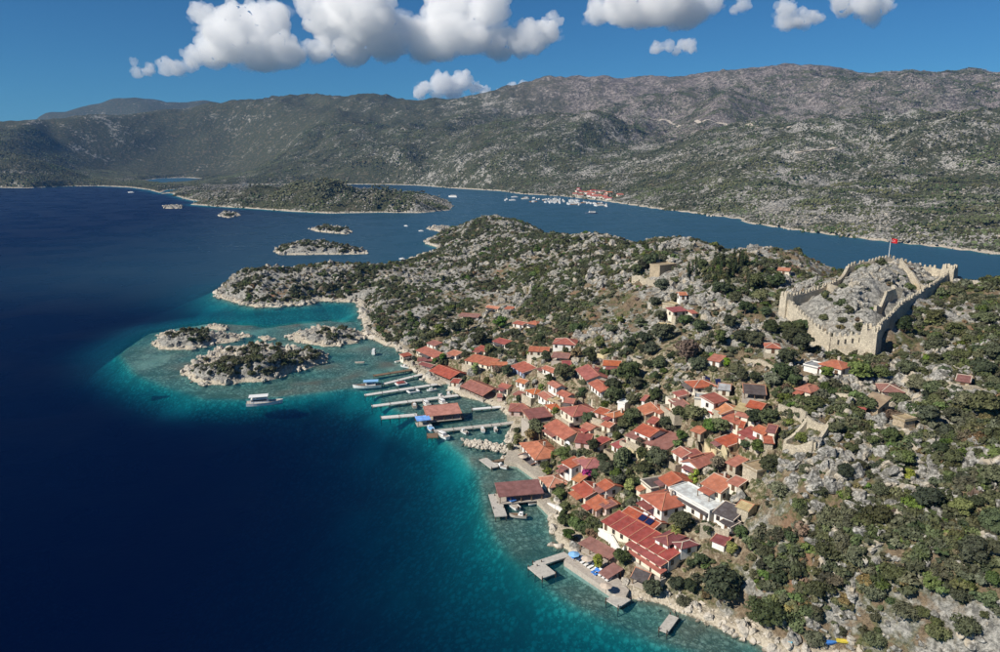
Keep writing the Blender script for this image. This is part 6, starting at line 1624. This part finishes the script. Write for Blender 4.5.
# --- dirt roads on the far hillside
def far_hit(px, py):
    for D in np.arange(1000, 3600, 8.0):
        p = at_y(px, py, D)
        if p[2] <= float(fz(p[0], p[1])): return p
    return p
def far_road(px, w, label):
    pts = [far_hit(x, y) for x, y in px]; P = []
    for p, q in zip(pts[:-1], pts[1:]):
        for k in range(8): P.append(p[:2] + (q[:2] - p[:2]) * k / 8)
    P.append(pts[-1][:2]); P = np.array(P); m = MB(); ring = []
    for i, c in enumerate(P):
        t = P[min(i + 1, len(P) - 1)] - P[max(i - 1, 0)]; t /= np.linalg.norm(t) + 1e-9; n = np.array([-t[1], t[0]])
        for s_ in (-1, 1):
            w_ = c + n * s_ * w / 2; ring.append((w_[0], w_[1], max(float(fz(w_[0], w_[1])), float(fz(c[0], c[1])) - 2) + 1.6))
    m.add(ring, [(2 * i, 2 * i + 2, 2 * i + 3, 2 * i + 1) for i in range(len(P) - 1)])
    tag(m.build('road', M_ROAD), label, 'road', kind='structure')
M_ROAD = plain('pale_road_cut', (0.46, 0.40, 0.33), 0.95)
far_road([(650, 119.5), (668, 121), (700, 123.5), (725, 125), (752, 127), (790, 129)], 14, 'pale road cut along the distant hillside')
far_road([(795, 155), (815, 151), (835, 149)], 9, 'slanting pale track across the scrub hillside')

# ================================================================== SMALL THINGS
def kayak(px, py, hd, L, mat, label):
    p = hit(px, py, 0.2); r_ = empty('kayak', (p[0], p[1], gzs(p[0], p[1]) + 0.15), R(hd)); tag(r_, label, 'kayak')
    m, dv, df = hull(L, 1.0, 0.4, 10, 0.3); m.build('hull', mat, r_); d = MB(); d.add(dv, df); d.build('deck', mat, r_)
M_YEL = plain('yellow_plastic', (0.75, 0.60, 0.08)); M_TEAL = plain('turquoise_tarp', (0.08, 0.45, 0.62)); M_MAG = plain('bougainvillea', (0.38, 0.04, 0.20))
kayak(831, 643, 8, 4.6, M_BLUE, 'blue boat hull lying on the shore rocks'); kayak(846, 642, -12, 3.6, M_YEL, 'yellow kayak beside the blue boat hull'); kayak(791, 640, 60, 2.8, M_TEAL, 'turquoise kayak among the white shore rocks')
def lounger(px, py, hd, label, mat):
    p = at_z(px, py, 1.52); r_ = empty('sun_lounger', (p[0], p[1], 1.5), R(hd)); tag(r_, label, 'sun lounger')
    m = MB(); m.slab([(-1.0, -0.4, 0.42), (0.35, -0.4, 0.42), (0.35, 0.4, 0.42), (-1.0, 0.4, 0.42)], 0.12); m.build('seat', mat, r_)
    m = MB(); m.slab([(0.36, -0.4, 0.42), (1.0, -0.4, 0.85), (1.0, 0.4, 0.85), (0.36, 0.4, 0.42)], 0.12); m.build('backrest', mat, r_)
    for sx in (-0.85, 0.3):
        for sy in (-0.33, 0.33):
            m = MB(); m.box(sx - .04, sx + .04, sy - .04, sy + .04, 0.0, 0.3); m.build('leg', M_WHITE, r_)
lounger(575, 558, 40, 'blue sun lounger at the seaward corner of the deck', M_BLUE); lounger(594.5, 572.5, 40, 'blue sun lounger beside the brown red canopy', M_BLUE); lounger(597, 574.5, 40, 'blue sun lounger nearest the canopy posts', M_BLUE)
for i in range(9):
    lounger(580 + i * 3.6, 560.2 + i * 2.5, 40, 'pale sun lounger in the row along the swimming deck', M_WHITE)
for o in list(COL.objects):
    if o.get('label', '').startswith('pale sun lounger'): o['group'] = 'pale loungers in a row on the deck'
def parasol(px, py, label, mat, z=1.5):
    p = at_z(px, py, z + 2.2) if z is not None else hit(px, py, 2.2)
    zb = z if z is not None else gzs(p[0], p[1])
    r_ = empty('parasol', (p[0], p[1], zb)); tag(r_, label, 'parasol')
    m = MB(); m.tube((0, 0, 0), (0, 0, 2.4), 0.05, 0.04, 6); m.build('pole', M_WOOD, r_)
    m = MB(); N = 8; ap = (0, 0, 2.55); e = [(1.5 * math.cos(2 * math.pi * k / N), 1.5 * math.sin(2 * math.pi * k / N), 2.0) for k in range(N)]
    m.add([ap] + e + [(x, y, z_ - 0.05) for x, y, z_ in e] + [(0, 0, 2.48)], [(0, 1 + k, 1 + (k + 1) % N) for k in range(N)] + [(1 + k, 1 + N + k, 1 + N + (k + 1) % N, 1 + (k + 1) % N) for k in range(N)] + [(1 + 2 * N, 1 + N + (k + 1) % N, 1 + N + k) for k in range(N)])
    m.build('canopy', mat, r_)
parasol(574, 553.5, 'blue and white parasol on the swimming deck', M_SKYB); parasol(587, 558, 'cream parasol in the middle of the swimming deck', M_CAPW); parasol(523, 456, 'cream parasol on the stone quay below the hipped house', M_CAPW)
parasol(606, 585, 'cream parasol at the deck edge below the canopy', M_CAPW)
# magenta creeper on the rose red house
p = hit(587, 474, 1.2); r_ = empty('bougainvillea', (p[0], p[1], gzs(p[0], p[1]))); tag(r_, 'magenta bougainvillea against the rose red hip roofed house', 'creeper')
o = inst('crown', crown_mesh('crown', M_MAG, 77, 500, 'dome', 0.12, 14), r_); r_.scale = (1.9, 1.9, 2.4); inst('trunk', KIND['s'][0][1], r_)

# ------------------------------------------------------------------ clouds (real bodies of vapour, kilometres away)
def mat_cloud():
    t = NT('cloud_vapour')
    v = t.node('ShaderNodeVolumePrincipled')
    v.inputs['Color'].default_value = (1, 1, 1, 1); v.inputs['Density'].default_value = 0.0068
    v.inputs['Anisotropy'].default_value = 0.0
    t.l.new(v.outputs[0], t.out.inputs['Volume'])
    return t.m
M_CLOUD = mat_cloud(); M_VEIL = mat_cloud(); M_VEIL.name = 'cloud_veil'
M_VEIL.node_tree.nodes['Principled Volume'].inputs['Density'].default_value = 0.0016
def cloud(name, puffs, D, label, seed, voxel, group='cumulus clouds above the hills'):
    """puffs: (photo x, photo y, radius in px) at distance D"""
    rng = random.Random(seed)
    c = at_y(puffs[0][0], puffs[0][1], D)
    k = D / FOC
    bm = bmesh.new()
    def ball(p, r, sub=2):
        m = Matrix.Translation(p) @ Matrix.Diagonal((r, r, r * 0.92, 1))
        bmesh.ops.create_icosphere(bm, subdivisions=sub, radius=1, matrix=m)
    for px, py, r in puffs:
        w = at_y(px, py, D) - c
        R0 = r * k
        off = rng.uniform(-0.6, 0.6) * R0
        b = Vector((w[0], w[1] + off, w[2]))
        ball(b, R0)
        for q in range(26):
            a = rng.uniform(0, 2 * math.pi); e = math.asin(rng.uniform(-0.25, 1))
            s = rng.uniform(0.18, 0.42) * R0
            ball(b + Vector((math.cos(a) * math.cos(e), math.sin(a) * math.cos(e), math.sin(e))) * R0 * rng.uniform(0.8, 1.05), s, 1 if s < 0.25 * R0 else 2)
    me = bpy.data.meshes.new(name); bm.to_mesh(me); bm.free()
    me.materials.append(M_CLOUD)
    o = bpy.data.objects.new(name, me); COL.objects.link(o); o.location = Vector(c)
    r = o.modifiers.new('remesh', 'REMESH'); r.mode = 'VOXEL'; r.voxel_size = voxel * k
    for i, (sc, st) in enumerate(((11.0, 7.0), (4.5, 3.8), (1.8, 1.5))):
        tx = bpy.data.textures.new('cloud_noise', 'CLOUDS'); tx.noise_scale = sc * k; tx.noise_depth = 3
        d = o.modifiers.new('puff', 'DISPLACE'); d.texture = tx; d.strength = st * k; d.mid_level = 0.5; d.texture_coords = 'LOCAL'
    # thin torn veil round the dense body
    bm = bmesh.new()
    for px, py, r in puffs:
        w = at_y(px, py, D) - c
        for q in range(5):
            m = Matrix.Translation((w[0] + rng.uniform(-.9, .9) * r * k, w[1] + rng.uniform(-.5, .5) * r * k, w[2] + rng.uniform(-.6, .75) * r * k)) @ Matrix.Diagonal((r * k * rng.uniform(.5, .95), r * k * .6, r * k * rng.uniform(.18, .45), 1))
            bmesh.ops.create_icosphere(bm, subdivisions=2, radius=1, matrix=m)
    me = bpy.data.meshes.new('veil'); bm.to_mesh(me); bm.free(); me.materials.append(M_VEIL)
    v = bpy.data.objects.new('veil', me); COL.objects.link(v); v.parent = o
    r = v.modifiers.new('remesh', 'REMESH'); r.mode = 'VOXEL'; r.voxel_size = 1.0 * k
    for sc, st in ((6.0, 9.0), (2.0, 4.0)):
        tx = bpy.data.textures.new('veil_noise', 'CLOUDS'); tx.noise_scale = sc * k; tx.noise_depth = 4
        d = v.modifiers.new('tear', 'DISPLACE'); d.texture = tx; d.strength = st * k; d.mid_level = 0.55; d.texture_coords = 'LOCAL'
    tag(o, label, 'cloud', group)
    return o
CLOUDS = [
    ([(235, 42, 24), (262, 46, 26), (212, 52, 17), (285, 54, 17), (240, 20, 18), (268, 22, 19), (202, 14, 11), (212, 26, 13), (195, 58, 10)], 9000, 'broad white cumulus with two lobed tops over the open sea', 1),
    ([(350, 44, 22), (330, 20, 24), (368, 20, 26), (385, 42, 20), (320, 52, 12), (345, 0, 22), (400, 30, 16), (310, 6, 12)], 9200, 'tall piled cumulus with a flat grey base beside the broad one', 2),
    ([(440, 40, 24), (425, 48, 16), (470, 38, 20), (500, 42, 18), (450, 12, 22), (488, 8, 20), (530, 40, 16), (548, 32, 12), (520, 45, 13), (552, 16, 5)], 9400, 'long ragged cumulus trailing to a thin horn at one end', 3),
    ([(625, 8, 22), (655, 4, 26), (690, 10, 18), (600, 12, 12), (640, 16, 14), (675, 16, 14), (712, 6, 9)], 9000, 'wide flat based cloud with a grey underside above the mountain', 4),
    ([(790, 20, 11), (804, 21, 9), (784, 10, 9), (818, 18, 7), (742, 6, 7), (735, 10, 5)], 9500, 'small torn cloud with a bright lower edge', 5),
    ([(848, 6, 11), (872, 12, 11), (862, 4, 13), (884, 6, 9), (874, 22, 6), (838, 2, 8)], 9500, 'small rounded cloud puff above the mountain summit', 6),
    ([(658, 48, 6), (668, 47, 5), (688, 45, 7), (692, 50, 5), (676, 51, 4)], 12000, 'pair of tiny cloud puffs low over the ridge', 7),
    ([(425, 88, 7), (440, 84, 10), (462, 82, 9), (452, 90, 10), (475, 87, 6), (485, 93, 6), (420, 95, 5), (436, 95, 6)], 15000, 'low heap of cloud rising behind the ridge', 8),
    ([(500, 96, 6), (512, 93, 7), (525, 88, 5), (530, 86, 3), (490, 98, 5)], 15000, 'thin slanting cloud peeking over the ridge', 9),
    ([(150, 70, 6), (138, 72, 5), (168, 68, 8), (180, 69, 8), (190, 67, 6), (134, 63, 4)], 9500, 'thin wisp of cloud hanging below the broad cumulus', 10),
]
for puffs, D, lab, sd in CLOUDS:
    cloud('cloud', puffs, D, lab, sd, 0.75)

# ------------------------------------------------------------------ the air between here and the far hills
def haze():
    t = NT('haze_air')
    v = t.node('ShaderNodeVolumePrincipled')
    v.inputs['Color'].default_value = (0.16, 0.46, 1.0, 1); v.inputs['Density'].default_value = HAZE
    v.inputs['Anisotropy'].default_value = 0.0
    t.l.new(v.outputs[0], t.out.inputs['Volume'])
    b = MB(); b.box(-10000, 10000, -1000, 9500, -60, float(FZ.max()) + 25)
    o = b.build('haze', t.m)
    tag(o, 'thin blue haze in the air over the whole bay', 'haze', kind='stuff')
    return o
HAZE = 3.6e-5
haze()
